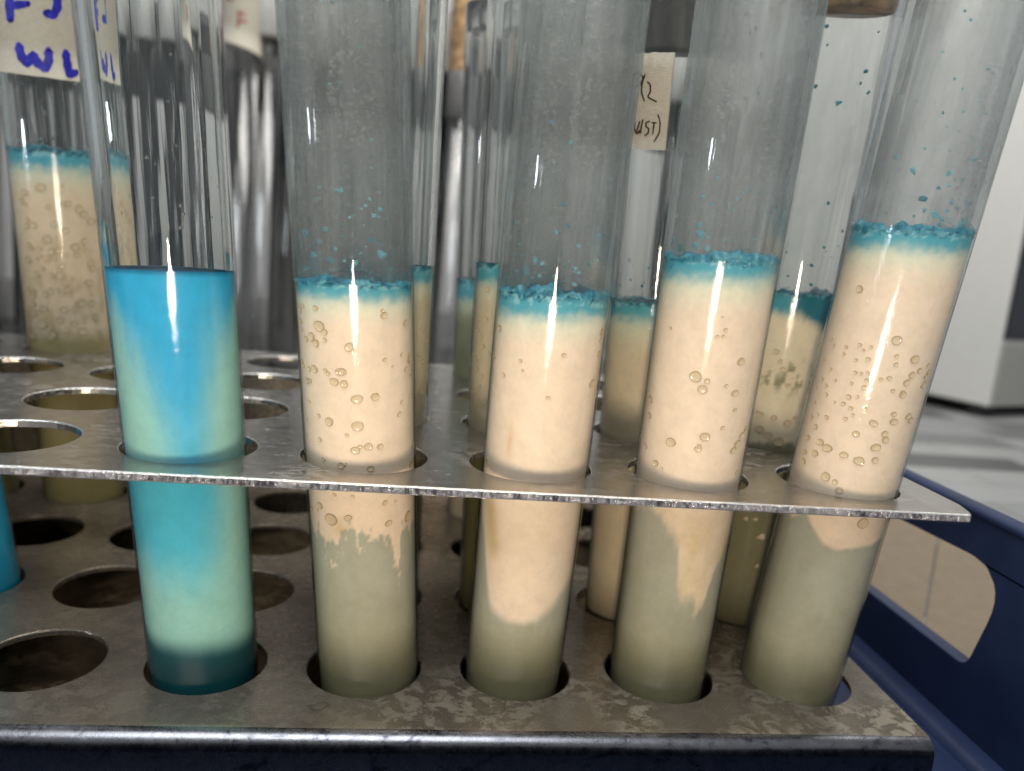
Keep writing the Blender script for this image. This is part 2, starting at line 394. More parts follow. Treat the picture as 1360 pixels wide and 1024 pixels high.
# ================================================================== RACK
PX, PY, H = 1.0, 1.0466, 1.4961
MDX, MDY = -0.063, -0.2187
def holed_sheet(i0, i1, j1, ox, oy, rad, margins, z1, th, corner=0.0, seg=40):
    """sheet with one round hole per grid cell: real openings with wall thickness"""
    bm = bmesh.new()
    hx, hy = PX / 2, PY / 2
    ca = math.atan2(hy, hx)
    angs = sorted(set([round(2 * math.pi * k / seg, 9) for k in range(seg)] + [round(a % (2 * math.pi), 9) for a in (ca, math.pi - ca, math.pi + ca, -ca)]))
    def sq(a):
        c, s = math.cos(a), math.sin(a); t = min(hx / abs(c) if abs(c) > 1e-9 else 9e9, hy / abs(s) if abs(s) > 1e-9 else 9e9)
        return c * t, s * t
    for i in range(i0, i1 + 1):
        for j in range(0, j1 + 1):
            cx, cy = i * PX + ox, j * PY + oy
            inn = [bm.verts.new((cx + rad * math.cos(a), cy + rad * math.sin(a), z1)) for a in angs]
            out = [bm.verts.new((cx + sq(a)[0], cy + sq(a)[1], z1)) for a in angs]
            n = len(angs)
            for k in range(n):
                bm.faces.new((inn[k], out[k], out[(k + 1) % n], inn[(k + 1) % n]))
    bmesh.ops.remove_doubles(bm, verts=bm.verts, dist=1e-4)
    X0, X1 = i0 * PX + ox - hx, i1 * PX + ox + hx; Y0, Y1 = oy - hy, j1 * PY + oy + hy
    ml, mr, mf, mb = margins
    def strip(sel, dx, dy):
        es = [e for e in bm.edges if len(e.link_faces) == 1 and all(sel(v.co) for v in e.verts)]
        r = bmesh.ops.extrude_edge_only(bm, edges=es)
        bmesh.ops.translate(bm, verts=[g for g in r['geom'] if isinstance(g, bmesh.types.BMVert)], vec=(dx, dy, 0))
    eps = 1e-3
    if mf: strip(lambda c: abs(c.y - Y0) < eps, 0, -mf)
    if mb: strip(lambda c: abs(c.y - Y1) < eps, 0, mb)
    if ml: strip(lambda c: abs(c.x - X0) < eps, -ml, 0)
    if mr: strip(lambda c: abs(c.x - X1) < eps, mr, 0)
    if corner:                                         # round off the right front corner
        xe, ye = X1 + mr, Y0 - mf
        for v in bm.verts:
            ddx, ddy = xe - v.co.x, v.co.y - ye
            if ddx < corner and ddy < corner and (ddx < eps or ddy < eps):
                pass
    r = bmesh.ops.extrude_face_region(bm, geom=list(bm.faces))
    vs = [g for g in r['geom'] if isinstance(g, bmesh.types.BMVert)]
    bmesh.ops.translate(bm, verts=vs, vec=(0, 0, -th))
    bmesh.ops.recalc_face_normals(bm, faces=bm.faces)
    return bm, (X0 - ml, X1 + mr, Y0 - mf, Y1 + mb)
def bm_obj(name, bm, mats, parent, smooth=False, bevel=None, fm=None, seg=2):
    for v in bm.verts: v.co *= K
    me = bpy.data.meshes.new(name); bm.to_mesh(me); bm.free()
    for mt in mats: me.materials.append(mt)
    if fm:
        for p in me.polygons: p.material_index = fm(p.center / K, p.normal)
    for p in me.polygons: p.use_smooth = smooth
    o = link(name, me, parent)
    if bevel:
        b = o.modifiers.new('bevel', 'BEVEL'); b.width = bevel * K; b.segments = seg; b.limit_method = 'ANGLE'; b.angle_limit = math.radians(40)
    return o
rack = thing('test_tube_rack', 'worn stainless steel test tube rack with two punched shelves standing in the navy tray', 'test tube rack', (1.0, 1.5, -0.5))
def inrack(o):
    o.location = -Vector((1.0, 1.5, -0.5)) * K
    return o
# middle shelf: flat punched sheet with rough cut edge
bmA, (mx0, mx1, my0, my1) = holed_sheet(-3, 5, 3, MDX, MDY, 0.372, (0.4, 0.10, 0.035, 0.06), H, 0.05)
# taper the right end a little and knock the front corner off
for v in bmA.verts:
    if v.co.x > mx1 - 0.02:
        f = max(0.0, min(1.0, (my0 + 0.22 - v.co.y) / 0.22))
        v.co.x -= 0.07 * f * f
inrack(bm_obj('middle_shelf', bmA, [M['shelf_steel'], M['cut_edge'], M['bright']], rack, bevel=0.009,
       fm=lambda c, n: 1 if (abs(n.z) < 0.5 and (c.y < my0 + 0.01 or c.x > mx1 - 0.1)) else 0))
rack.children[0].modifiers['bevel'].material = 2
# lower shelf: punched sheet whose front and back are folded down
bmB, (lx0, lx1, ly0, ly1) = holed_sheet(-3, 5, 3, 0, 0, 0.368, (0.4, 0.06, 0.11, 0.06), 0.0, 0.045)
wl = bmB.edges.layers.float.new('bevel_weight_edge')
for e in bmB.edges:
    if e.is_manifold and e.calc_face_angle(0) > 0.6:
        mid_ = (e.verts[0].co + e.verts[1].co) / 2
        if ly0 + 0.02 < mid_.y < ly1 - 0.02 and mid_.x < lx1 - 0.02: e[wl] = 1.0
o = inrack(bm_obj('lower_shelf', bmB, [M['low_steel']], rack, bevel=0.010))
o.modifiers['bevel'].limit_method = 'WEIGHT'
def folded(yedge, sgn, zbot):
    RB = 0.105; th = 0.045
    prof = [(yedge, 0.0)]; yedge = yedge + sgn * 0.02
    for k in range(9):
        a = math.pi / 2 * k / 8
        prof.append((yedge + sgn * RB * math.sin(a), -RB + RB * math.cos(a)))
    prof.append((yedge + sgn * (RB + 0.005), zbot))
    inner = [(yedge - sgn * 0.02, -th)]
    for k in range(9):
        a = math.pi / 2 * k / 8
        inner.append((yedge + sgn * (RB - th) * math.sin(a), -RB + (RB - th) * math.cos(a)))
    inner.append((yedge + sgn * (RB + 0.005 - th), zbot))
    nx = 120; v = []; f = []
    loop = prof + inner[::-1]; n = len(loop)
    xs = [lx0 + (lx1 - lx0) * k / nx for k in range(nx + 1)]
    for x in xs:
        for (yy, zz) in loop:
            wob = 0.006 * noise.noise(Vector((x * 0.9, zz * 2, 3.1)))
            v.append((x, yy + (sgn * wob if zz < -0.06 else 0), zz))
    for i in range(nx):
        for k in range(n):
            k2 = (k + 1) % n
            q = (i * n + k, i * n + k2, (i + 1) * n + k2, (i + 1) * n + k)
            f.append(q if sgn > 0 else q[::-1])
    f.append(tuple(range(n)) if sgn < 0 else tuple(range(n - 1, -1, -1)))
    b = nx * n
    f.append(tuple(range(b, b + n)) if sgn > 0 else tuple(range(b + n - 1, b - 1, -1)))
    return v, f
def skirt_mat():
    mt, nt, out = mat('dark folded steel'); v = coords(nt)
    n = noise_n(nt, coords(nt, (1, 1, 1.5)), 4.5, 7, 0.68, 0.8); n2 = noise_n(nt, v, 18, 6, 0.7)
    c = ramp(nt, n, [(0.36, (0.06, 0.06, 0.075)), (0.44, (0.17, 0.17, 0.185)), (0.8, (0.21, 0.21, 0.22))])  # darker than the shelf sheet, with blacker worn patches
    rg = ramp(nt, n2, [(0.3, 0.20), (0.7, 0.36)])
    principled(nt, out, c, rg, 1.0, bump(nt, n2, 0.10, 0.01)); return mt
M['skirt'] = skirt_mat()
for (ye, sg) in ((ly0 + 0.0, -1), (ly1, 1)):
    v, f = folded(ye, sg, -0.5)
    o = inrack(make('folded_lip', v, f, [M['low_steel'], M['skirt']], rack, fmat=[0 if (k % (len(f) // 120)) < 2 else 1 for k in range(len(f) - 2)] + [1, 1])); o.data.set_sharp_from_angle(angle=math.radians(40))
b = MB(); b.box(lx0 + 0.05, lx1 - 0.05, ly0, ly1, -0.5, -0.46)
inrack(b.obj('base_sheet', M['rust'], rack, smooth=False))
b = MB(); b.box(lx0 - 0.06, lx0 - 0.001, my0 + 0.1, ly1 + 0.16, -0.5, H + 0.6)
inrack(b.obj('end_panel', M['low_steel'], rack, smooth=False, bevel=0.02))
b = MB(); b.box(lx0 + 0.05, lx1 - 0.1, ly1 + 0.16, ly1 + 0.2, -0.5, H - 0.3)
inrack(b.obj('back_panel', M['low_steel'], rack, smooth=False, bevel=0.02))

# ================================================================== TRAY
tray = thing('plastic_tray', 'scuffed navy blue plastic tray with a handle slot under the steel rack', 'tray', (2, 2, -0.62))
def intray(o):
    o.location = -Vector((2, 2, -0.62)) * K
    return o
XW = 6.4; TY0, TY1 = -1.85, 6.4; ZB, ZT = -0.6, 1.13
def rounded_poly(pts, r, seg=6):
    out = []; n = len(pts)
    for i in range(n):
        p0, p1, p2 = Vector(pts[i - 1]), Vector(pts[i]), Vector(pts[(i + 1) % n])
        rr = r[i] if isinstance(r, (list, tuple)) else r
        a = (p0 - p1).normalized(); c = (p2 - p1).normalized()
        A, Cc = p1 + a * rr, p1 + c * rr
        for k in range(seg + 1):
            t = k / seg
            out.append(((1 - t) ** 2) * A + 2 * t * (1 - t) * p1 + t * t * Cc)
    return out
outer = [Vector((TY0, ZB)), Vector((TY1, ZB)), Vector((TY1, ZT)), Vector((TY0 + 0.5, ZT + 0.04)), Vector((TY0, ZT - 0.3))]
slot = rounded_poly([(0.14, 0.03), (3.3, 0.0), (3.3, 0.68), (-0.10, 0.86)], [0.10, 0.25, 0.25, 0.45], 8)
polys = [[Vector((p.x, p.y, 0)) for p in outer], [Vector((p.x, p.y, 0)) for p in slot][::-1]]
tris = tessellate_polygon(polys)
flat = [p for pl in polys for p in pl]
TW = 0.13
vv = [(XW, p.x, p.y) for p in flat] + [(XW + TW, p.x, p.y) for p in flat]
n0 = len(flat); ff = []
for t in tris: ff.append(tuple(t)); ff.append(tuple(i + n0 for i in t[::-1]))
base = 0
for pl in polys:
    n = len(pl)
    for k in range(n):
        a, b2 = base + k, base + (k + 1) % n
        ff.append((a, a + n0, b2 + n0, b2))
    base += n
bm = bmesh.new()
bv = [bm.verts.new(p) for p in vv]
for q in ff: bm.faces.new([bv[i] for i in q])
bmesh.ops.recalc_face_normals(bm, faces=bm.faces)
intray(bm_obj('handle_wall', bm, [M['navy']], tray, smooth=False, bevel=0.035, seg=3))
b = MB(); b.box(-4.6, XW - 0.002, TY0, TY1, ZB - 0.02, -0.515)
intray(b.obj('tray_floor', M['navy'], tray, smooth=False))
b = MB(); b.box(-4.6, XW - 0.002, TY0 - 0.13, TY0 - 0.002, ZB, 0.42)
intray(b.obj('front_wall', M['navy'], tray, smooth=False, bevel=0.03))
b = MB(); b.box(-4.6, XW - 0.002, TY1 + 0.002, TY1 + 0.13, ZB, 0.30)
intray(b.obj('rear_wall', M['navy'], tray, smooth=False, bevel=0.03))
b = MB(); b.box(-4.75, -4.603, TY0 - 0.13, TY1 + 0.13, ZB, ZT)
intray(b.obj('end_wall', M['navy'], tray, smooth=False, bevel=0.03))
# rolled bead on the rim and the raised foot where wall meets floor
v = []; f = []; ns = 60; n = 10
for k in range(ns + 1):
    yy = TY0 + 0.5 + (TY1 - TY0 - 0.5) * k / ns
    zz = ZT + 0.04 * (1 - k / ns)
    for q in range(n):
        a = 2 * math.pi * q / n
        v.append((XW + TW / 2 + 0.09 * math.cos(a), yy, zz + 0.05 * math.sin(a)))
for k in range(ns):
    for q in range(n): f.append((k * n + q, (k + 1) * n + q, (k + 1) * n + (q + 1) % n, k * n + (q + 1) % n))
intray(make('rim_bead', v, f, M['navy'], tray))
v = []; f = []
prof = [(XW - 0.20, -0.515), (XW - 0.17, -0.47), (XW - 0.12, -0.45), (XW - 0.004, -0.44)]
for k in range(41):
    yy = TY0 + (TY1 - TY0) * k / 40
    v += [(px, yy, pz) for px, pz in prof]
for k in range(40):
    for q in range(3): f.append((k * 4 + q, k * 4 + q + 1, (k + 1) * 4 + q + 1, (k + 1) * 4 + q))
intray(make('wall_foot', v, f, M['navy'], tray))
# long scratch on the floor
pts = [on_z(px, py, -0.512) for px, py in ((1224, 946), (1250, 953), (1285, 966), (1318, 984), (1348, 1006), (1372, 1030))]
v = []; f = []
for i, p in enumerate(pts):
    w_ = 0.006 + 0.002 * math.sin(i * 2.1)
    v += [(p[0] - w_, p[1] - w_ * 0.4, -0.5155), (p[0], p[1], -0.5115), (p[0] + w_, p[1] + w_ * 0.4, -0.5155)]
    if i: a = (i - 1) * 3; f += [(a, a + 1, a + 4, a + 3), (a + 1, a + 2, a + 5, a + 4)]
intray(make('scratch', v, f, M['scratch'], tray))

# brown board with one seam lying on the table beyond the tray handle
M['board'] = simple('brown laminate board', (0.20, 0.155, 0.105), 0.8, 0, 0.06, 5, 0.12)
bd = thing('brown_board', 'brown two panel board lying on the table, seen through the tray handle', 'board', (8.4, 2.5, TZ + 0.004))
sa = on_z(1240, 752, TZ + 0.03)
sb = on_z(1226, 834, TZ + 0.03)
sd = (sa - sb) / np.linalg.norm(sa - sb); sp = np.array([sd[1], -sd[0], 0])
for sg_ in (0, 1):
    e0, e1 = sb - sd * 1.2, sa + sd * 2.2
    q0, q1 = (e0 + sp * 0.008, e1 + sp * 0.008) if sg_ == 0 else (e0 - sp * 0.008, e1 - sp * 0.008)
    far = sp * (2.6 if sg_ == 0 else -3.2)
    pl_ = [q0, q1, q1 + far, q0 + far]
    b = MB(); b.add([(p_[0], p_[1], TZ + 0.004) for p_ in pl_] + [(p_[0], p_[1], TZ + 0.03) for p_ in pl_], [(0, 1, 2, 3), (4, 7, 6, 5), (0, 4, 5, 1), (1, 5, 6, 2), (2, 6, 7, 3), (3, 7, 4, 0)])
    o = b.obj('panel', M['board'], bd, smooth=False, bevel=0.01, seg=1); o.location = -Vector((8.4, 2.5, TZ + 0.004)) * K
# ================================================================== TEST TUBES
R0 = 0.327
ZBASE = -0.455
class Tube:
    """geometry of one tube: its axis, the pixel rows its front line covers, and helpers to place things on its wall"""
    def __init__(s, x0, y0, tx, ty, R=R0):
        s.p0 = np.array([x0, y0, 0.0]); s.d = np.array([tx, ty, 1.0]); s.L = np.linalg.norm(s.d); s.R = R
        s.base = s.p0 + s.d * (ZBASE + 0.0)
        s.u = s.d / s.L
        s.q = Vector((0, 0, 1)).rotation_difference(Vector(s.u))
        s.M = np.array(s.q.to_matrix())
        zs = np.linspace(0, 5.6, 700)
        c = s.base + zs[:, None] * s.u
        v = CLOC - c; v = v - (v @ s.u)[:, None] * s.u; v /= np.linalg.norm(v, axis=1)[:, None]
        fr = c + v * R
        s.zs = zs; s.rows = project(fr)[1]
        mid = v[200] @ s.M
        s.th0 = math.atan2(mid[1], mid[0])           # azimuth that faces the lens
        g = np.array([-0.037, 0.0, 1.0]) @ s.M; s.gx, s.gy = g[0] / g[2], g[1] / g[2]   # level surfaces stay level in the leaning tube
    def lev(s, r, a):
        return -(s.gx * r * math.cos(a) + s.gy * r * math.sin(a)) + (s.gx * s.R * math.cos(s.th0) + s.gy * s.R * math.sin(s.th0))
    def z(s, py): return float(np.interp(-py, -s.rows, s.zs))
    def row(s, z): return np.interp(z, s.zs, s.rows)
    def hit(s, px, py, r=None):
        """pixel ray -> (azimuth, height) on the tube wall"""
        r = r or s.R
        o = (CLOC - s.base) @ s.M; d = ray(px, py) @ s.M
        a = d[0] ** 2 + d[1] ** 2; b = o[0] * d[0] + o[1] * d[1]; c = o[0] ** 2 + o[1] ** 2 - r * r
        disc = b * b - a * c
        t = (-b - math.sqrt(max(disc, 0))) / a
        h = o + d * t
        return math.atan2(h[1], h[0]), h[2]
    def scale(s, px, py):
        a, z = s.hit(px, py); c = s.base + z * s.u
        return CF / ((c - CLOC) @ CR)[1]               # pixels per pitch there
def ss(a, b, x):
    t = np.clip((x - a) / (b - a), 0, 1); return t * t * (3 - 2 * t)
def mixv(a, b, t): return tuple(a[i] * (1 - t) + b[i] * t for i in range(3))
def fbm(x, y, z, o=4): return noise.fractal(Vector((x, y, z)), 0.9, 2.0, o)
CREAM = srgb(240, 221, 196); PALE = srgb(214, 224, 200); GREY = srgb(178, 179, 161); OLIVE = srgb(166, 164, 141); DEEP = srgb(150, 145, 112)
RING = srgb(84, 166, 182); RINGD = srgb(34, 104, 124); MINT = srgb(158, 212, 200); CYAN = srgb(52, 176, 222); TEAL = srgb(30, 92, 98)

def top_tone(row, top, ring, fade, u, seed, base):
    """blue ring that fades down into the cream"""
    n = fbm(u * 1.6, row * 0.02, seed) * 0.5; m2 = fbm(u * 7, row * 0.09, seed + 3, 5)
    t = (row - top + n * 9 + m2 * 5)
    if t < ring: return mixv(mixv(RINGD, RING, float(ss(0, ring * 0.6, t))), srgb(150, 200, 206), float(ss(0.05, 0.4, m2)) * 0.7)
    k = float(ss(ring, ring + fade, t))
    k2 = float(ss(ring, ring + fade * 2.2, t))
    return mixv(mixv(RING, PALE, k), base, k2)
def low_tone(row, b0, u, bottom=905):
    wv_ = 10 * fbm(u * 3, row * 0.012, 4.0, 4)
    k = float(ss(b0, bottom - 40, row + 3 * wv_)); k2 = float(ss(bottom - 70, bottom, row))
    return mixv(mixv(GREY, OLIVE, k), DEEP, k2)  # darker towards the bottom: mostly shade put into the colour, partly own tone
def boundary(top_c, low_c, row, b, soft): 
    return mixv(top_c, low_c, float(ss(b - soft, b + soft, row)))

def tone_A(u, row, th, z):
    n = fbm(th * 1.3, z * 1.1, 2.0); n2 = fbm(th * 3, z * 2, 7.0)
    upper = mixv(CYAN, srgb(96, 198, 222), float(ss(480, 700, row)))
    yb = np.interp(u, [-1.0, -0.75, -0.55, -0.38, -0.22, -0.08, 0.0, 0.14, 0.28, 0.42, 0.55, 0.75, 1.0], [426, 446, 476, 520, 620, 770, 810, 780, 650, 530, 462, 426, 410]) + n * 40 + fbm(th * 4, z * 3, 8.0, 5) * 22
    sf = 40 + 70 * (1 - abs(u))
    body = mixv(upper, MINT, float(ss(yb - sf, yb + sf, row)))
    if row > 600:
        lo_ = mixv(srgb(88, 194, 216), MINT, float(ss(0.15, 0.75, u + 0.25 * n)))
        lo_ = mixv(lo_, srgb(64, 184, 220), 0.7 * math.exp(-((u - 0.1) / 0.35) ** 2) * float(ss(760, 660, row)))
        lo_ = mixv(lo_, MINT, float(ss(730, 826, row + 14 * n + 26 * max(0, -u - 0.1))))
        body = mixv(body, lo_, float(ss(604, 640, row)))
    c = mixv(body, TEAL, float(ss(848, 880, row + 3 * fbm(th, 0, 5.0) - u * 9)))
    edge = mixv(c, srgb(20, 104, 150), float(ss(369, 360, row)) * 0.8)  # dark line at the liquid top: grazing-view darkening put into the colour
    return edge
def tone_A_soft(u, row, th, z):
    if row < 372 or row > 846: return tone_A(u, row, th, z)
    acc = [0, 0, 0]
    for d_, w_ in ((-0.26, .12), (-0.13, .23), (0, .30), (0.13, .23), (0.26, .12)):
        c = tone_A(max(-1, min(1, u + d_)), row, th, z)
        for i in range(3): acc[i] += w_ * c[i]
    return tuple(acc)
def tone_B(u, row, th, z):
    n = fbm(th * 4, z * 5, 3.0, 5); n2 = fbm(th * 11, z * 9, 5.0, 4)
    n3 = fbm(th * 20, z * 14, 8.0, 4)
    b = 712 + 18 * n + 12 * n2 + 4 * n3
    b += 46 * math.exp(-((u - 0.60 - 0.05 * n) / 0.10) ** 2) + 26 * math.exp(-((u + 0.60) / 0.16) ** 2) - 14 * math.exp(-((u + 0.28) / 0.15) ** 2)
    c = top_tone(row, 379, 8, 26, u, 1.0, CREAM)
    c = mixv(c, srgb(222, 190, 130), 0.7 * math.exp(-((u + 0.42) / 0.10) ** 2 - ((row - 707) / 12) ** 2))
    low = low_tone(row, 720, u)
    clot = float(ss(0.30, 0.40, n2 * 0.95 + n3 * 0.25)) * float(ss(b + 30, b + 4, row))
    return boundary(c, mixv(low, srgb(232, 218, 190), 0.7 * clot), row, b, 5)
def tone_C(u, row, th, z):
    n = fbm(th * 2, z * 2, 9.0)
    c = top_tone(row, 392, 17, 30, u, 4.0, CREAM)
    st = math.exp(-((u + 0.74 - (row - 690) * 0.0022) / 0.12) ** 2) * float(ss(655, 690, row)) * float(ss(760, 730, row))
    c = mixv(c, srgb(206, 178, 118), 0.75 * st)
    c = mixv(c, srgb(222, 178, 112), 0.7 * math.exp(-((u + 0.50 + 0.04 * n) / 0.05) ** 2 - ((row - 590) / 20) ** 2) * (0.6 + n))
    b = 830 - 52 * u * u + 4 * n
    if u < -0.55: b -= 90 * float(ss(-0.55, -1.0, u))
    return boundary(c, low_tone(row, 800, u), row, b, 6 + 10 * abs(u))
def tone_D(u, row, th, z):
    n = fbm(th * 2.2, z * 2.4, 12.0, 5); n2 = fbm(th * 6, z * 6, 2.0)
    c = top_tone(row, 345, 10, 34, u, 6.0, CREAM)
    b = np.interp(u, [-1, -0.6, -0.3, -0.1, 0.04, 0.15, 0.3, 0.55, 0.7, 0.8, 0.9, 1], [700, 692, 702, 716, 738, 786, 804, 814, 810, 770, 738, 716]) + 14 * n + 10 * n2 + 3 * fbm(th * 16, z * 12, 3.0, 4)
    t = float(ss(b - (16 if u > 0.55 else 30), b + 9, row))
    warm = mixv(c, srgb(226, 206, 166), float(ss(660, 730, row)) * (0.55 + 0.9 * n))
    return mixv(warm, low_tone(row, 700, u), t)
def tone_E(u, row, th, z):
    n = fbm(th * 2, z * 2, 15.0)
    c = top_tone(row, 303, 14, 30, u, 8.0, CREAM)
    b = 727 - (26 if u > 0.3 else 62) * (u - 0.3) ** 2 + 3 * n
    b = max(b, 704 - 60 * abs(u + 0.72)) if u < -0.5 else b
    return boundary(c, low_tone(row, 720, u, 920), row, b, 4)
def tone_plain(top, ring, fade, body, low=None, lowc=None, seed=1.0, soft=10):
    def fn(u, row, th, z):
        n = fbm(th * 2, z * 3, seed)
        c = top_tone(row, top, ring, fade, u, seed, body)
        if low: c = mixv(c, lowc, float(ss(low - soft, low + soft, row + 8 * n)))
        return c
    return fn
def tone_Ep(u, row, th, z):
    n = fbm(th * 5, z * 6, 31.0, 5); n2 = fbm(th * 2, z * 2, 3.0)
    edge = 418 + 26 * max(0, u) ** 1.5 + 6 * n
    c = mixv(srgb(30, 112, 130) if u > 0.1 else srgb(72, 156, 172), srgb(230, 220, 192), float(ss(edge - 9, edge + 9, row)))
    cr = math.exp(-((row - 500 - 24 * n2) / 18) ** 2) * float(ss(0.08, 0.22, n))
    c = mixv(c, srgb(120, 122, 82), 0.8 * cr)
    return mixv(c, srgb(136, 134, 106), float(ss(584, 594, row + 6 * n)))
def tone_G(u, row, th, z):
    n = fbm(th * 3, z * 4, 17.0, 5); n2 = fbm(th * 9, z * 9, 3.0)
    c = top_tone(row, 200, 12, 26, u, 14.0, srgb(230, 210, 178))
    c = mixv(c, srgb(190, 164, 120), 0.5 * float(ss(0.10, 0.45, n)) * float(ss(260, 330, row)))
    c = mixv(c, srgb(166, 154, 108), float(ss(430, 462, row + 10 * n)))
    return mixv(c, srgb(150, 142, 98), float(ss(600, 650, row)))

def tube_wall_mesh(T, zt, ztop, hollow_mat, outer_mat, parent, hazy=False):
    """round bottomed glass wall: skin over the filled part, full wall thickness above the liquid line"""
    R = T.R; n = 96; wi = R - 0.046; b = MB()
    prof = [(R * math.sin(a), R - R * math.cos(a)) for a in [0.02 + (math.pi / 2 - 0.02) * k / 10 for k in range(11)]]
    prof += [(R, R + (zt - R) * k / 12) for k in range(1, 13)]
    nb = len(prof)
    prof += [(R, zt + (ztop - zt) * k / 10) for k in range(1, 11)] + [(R - 0.02, ztop + 0.02), (wi, ztop)]
    no = len(prof)
    prof += [(wi, ztop - (ztop - zt + 0.004) * k / 10) for k in range(1, 11)]
    v = []; f = []; mi = []
    for i, (r, z) in enumerate(prof):
        for k in range(n):
            a = 2 * math.pi * k / n
            w = float(ss(0.3 * zt, zt, z)) * (1 - float(ss(zt, ztop, z)))
            v.append((r * math.cos(a), r * math.sin(a), z + (T.lev(r, a) * w if zt < ztop - 0.5 else 0)))
    for i in range(len(prof) - 1):
        for k in range(n):
            k2 = (k + 1) % n
            f.append((i * n + k, i * n + k2, (i + 1) * n + k2, (i + 1) * n + k)); mi.append(0 if i < nb - 1 else (2 if i < no - 1 else 1))
    f.append(tuple(range(n - 1, -1, -1))); mi.append(0)
    b.add(v, f); b.m = mi
    return b.obj('tube_wall', [outer_mat, hollow_mat, M['hazy_glass' if hazy else 'real_glass']], parent)
def contents_mesh(T, zt, fn, parent, name='culture_medium', nth=150, dz=0.0105, dish=0.03, topcol=srgb(46, 92, 122)):
    R = T.R - 0.013; cen = R
    prof = [(max(R * math.sin(a), 0.004), 0.014 + R - R * math.cos(a)) for a in [math.pi / 2 * k / 12 for k in range(13)]]
    nz = int((zt - prof[-1][1]) / dz)
    prof += [(R, prof[12][1] + (zt - prof[12][1]) * k / nz) for k in range(1, nz + 1)]
    body_n = len(prof)
    prof += [(R - 0.012, zt - dish * 0.3), (R - 0.05, zt - dish * 0.8), (R * 0.6, zt - dish), (R * 0.25, zt - dish), (0.004, zt - dish)]
    v = []; cols = []
    for i, (r, z) in enumerate(prof):
        row = float(T.row(min(z, zt)))
        for k in range(nth):
            a = T.th0 + math.pi + 2 * math.pi * k / nth
            lz = T.lev(r, a) * float(ss(0.3, 0.6, z)); v.append((r * math.cos(a), r * math.sin(a), z + lz))
            u = math.sin(a - T.th0)
            if math.cos(a - T.th0) < 0: u = math.copysign(1.0, u) * (2 - abs(u)) * 0.5 if False else u
            cols.append(topcol if i >= body_n else fn(u, row, a - T.th0, z))
    f = []
    for i in range(len(prof) - 1):
        for k in range(nth):
            k2 = (k + 1) % nth
            f.append((i * nth + k, i * nth + k2, (i + 1) * nth + k2, (i + 1) * nth + k))
    f.append(tuple(range(nth - 1, -1, -1)))
    b = (len(prof) - 1) * nth; f.append(tuple(range(b, b + nth)))
    return make(name, v, f, M['contents'], parent, attr=cols)
def crust_mesh(T, zt, parent, height, drop, seed, rough=1.0):
    """lumpy dried ring that climbs the wall above the medium and hangs a little below its edge"""
    n = 260; m_ = 15; v = []; f = []
    for k in range(n):
        a = 2 * math.pi * k / n
        x, yv = math.cos(a) * 3, math.sin(a) * 3
        hi = height * (0.10 + 1.5 * max(0, fbm(x * 0.5 + 5, yv * 0.5, seed + 9, 3) + 0.25) + 0.55 * abs(fbm(x * 1.3, yv * 1.3, seed, 5)) + 0.35 * max(0, noise.noise(Vector((x * 5, yv * 5, seed)))))
        lo = drop * (0.6 + 0.9 * noise.noise(Vector((x * 2.2, yv * 2.2, seed + 4))))
        for j in range(m_):
            t = j / (m_ - 1)
            z = zt - lo + (lo + hi) * t + T.lev(T.R, a)
            bulge = math.sin(math.pi * t)
            r = T.R - 0.0125 - 0.028 * (1 - bulge) ** 2 * (1 if t > 0.5 else 0.55) + rough * 0.006 * noise.noise(Vector((x * 6, yv * 6, z * 40 + seed)))
            r = min(r, T.R - 0.004)
            v.append((r * math.cos(a), r * math.sin(a), z))
        v.append(((T.R - 0.07) * math.cos(a), (T.R - 0.07) * math.sin(a), zt + hi * 0.35 + T.lev(T.R, a)))
    w_ = m_ + 1
    for k in range(n):
        k2 = (k + 1) % n
        for j in range(w_ - 1): f.append((k * w_ + j, k2 * w_ + j, k2 * w_ + j + 1, k * w_ + j + 1))
    return make('blue_crust', v, f, M['crust'], parent)
# shared small pieces: bubble (dome with rim) and three shapes of fleck
def bubble_mesh(seed):
    """flattened gas pocket against the glass: thin raised skin edge, slightly sunk middle, uneven outline"""
    b = MB(); n = 18; r_ = random.Random(seed); ph = [r_.uniform(0, 6.28) for _ in range(3)]; am = r_.uniform(0.02, 0.09)
    w = [1 + am * math.sin(2 * a + ph[0]) + am * 0.7 * math.sin(3 * a + ph[1]) for a in [2 * math.pi * k / n for k in range(n)]]
    prof = [(1.0, -0.3), (1.02, 0.25), (0.95, 0.62), (0.86, 0.55), (0.74, 0.34), (0.45, 0.22), (0.15, 0.20)]
    v = [(r * w[k] * math.cos(2 * math.pi * k / n), r * w[k] * math.sin(2 * math.pi * k / n), z) for r, z in prof for k in range(n)]
    f = []; mi = []
    for i in range(len(prof) - 1):
        for k in range(n):
            k2 = (k + 1) % n; f.append((i * n + k, i * n + k2, (i + 1) * n + k2, (i + 1) * n + k)); mi.append(0 if i < 3 else 1)
    f.append(tuple(range((len(prof) - 1) * n, len(prof) * n))); mi.append(1)
    b.add(v, f); b.m = mi
    o = b.obj('bubble', [M['bubble_rim'], M['bubble_core']]); me = o.data
    bpy.data.objects.remove(o); return me
BUBS = [bubble_mesh(q) for q in range(5)]
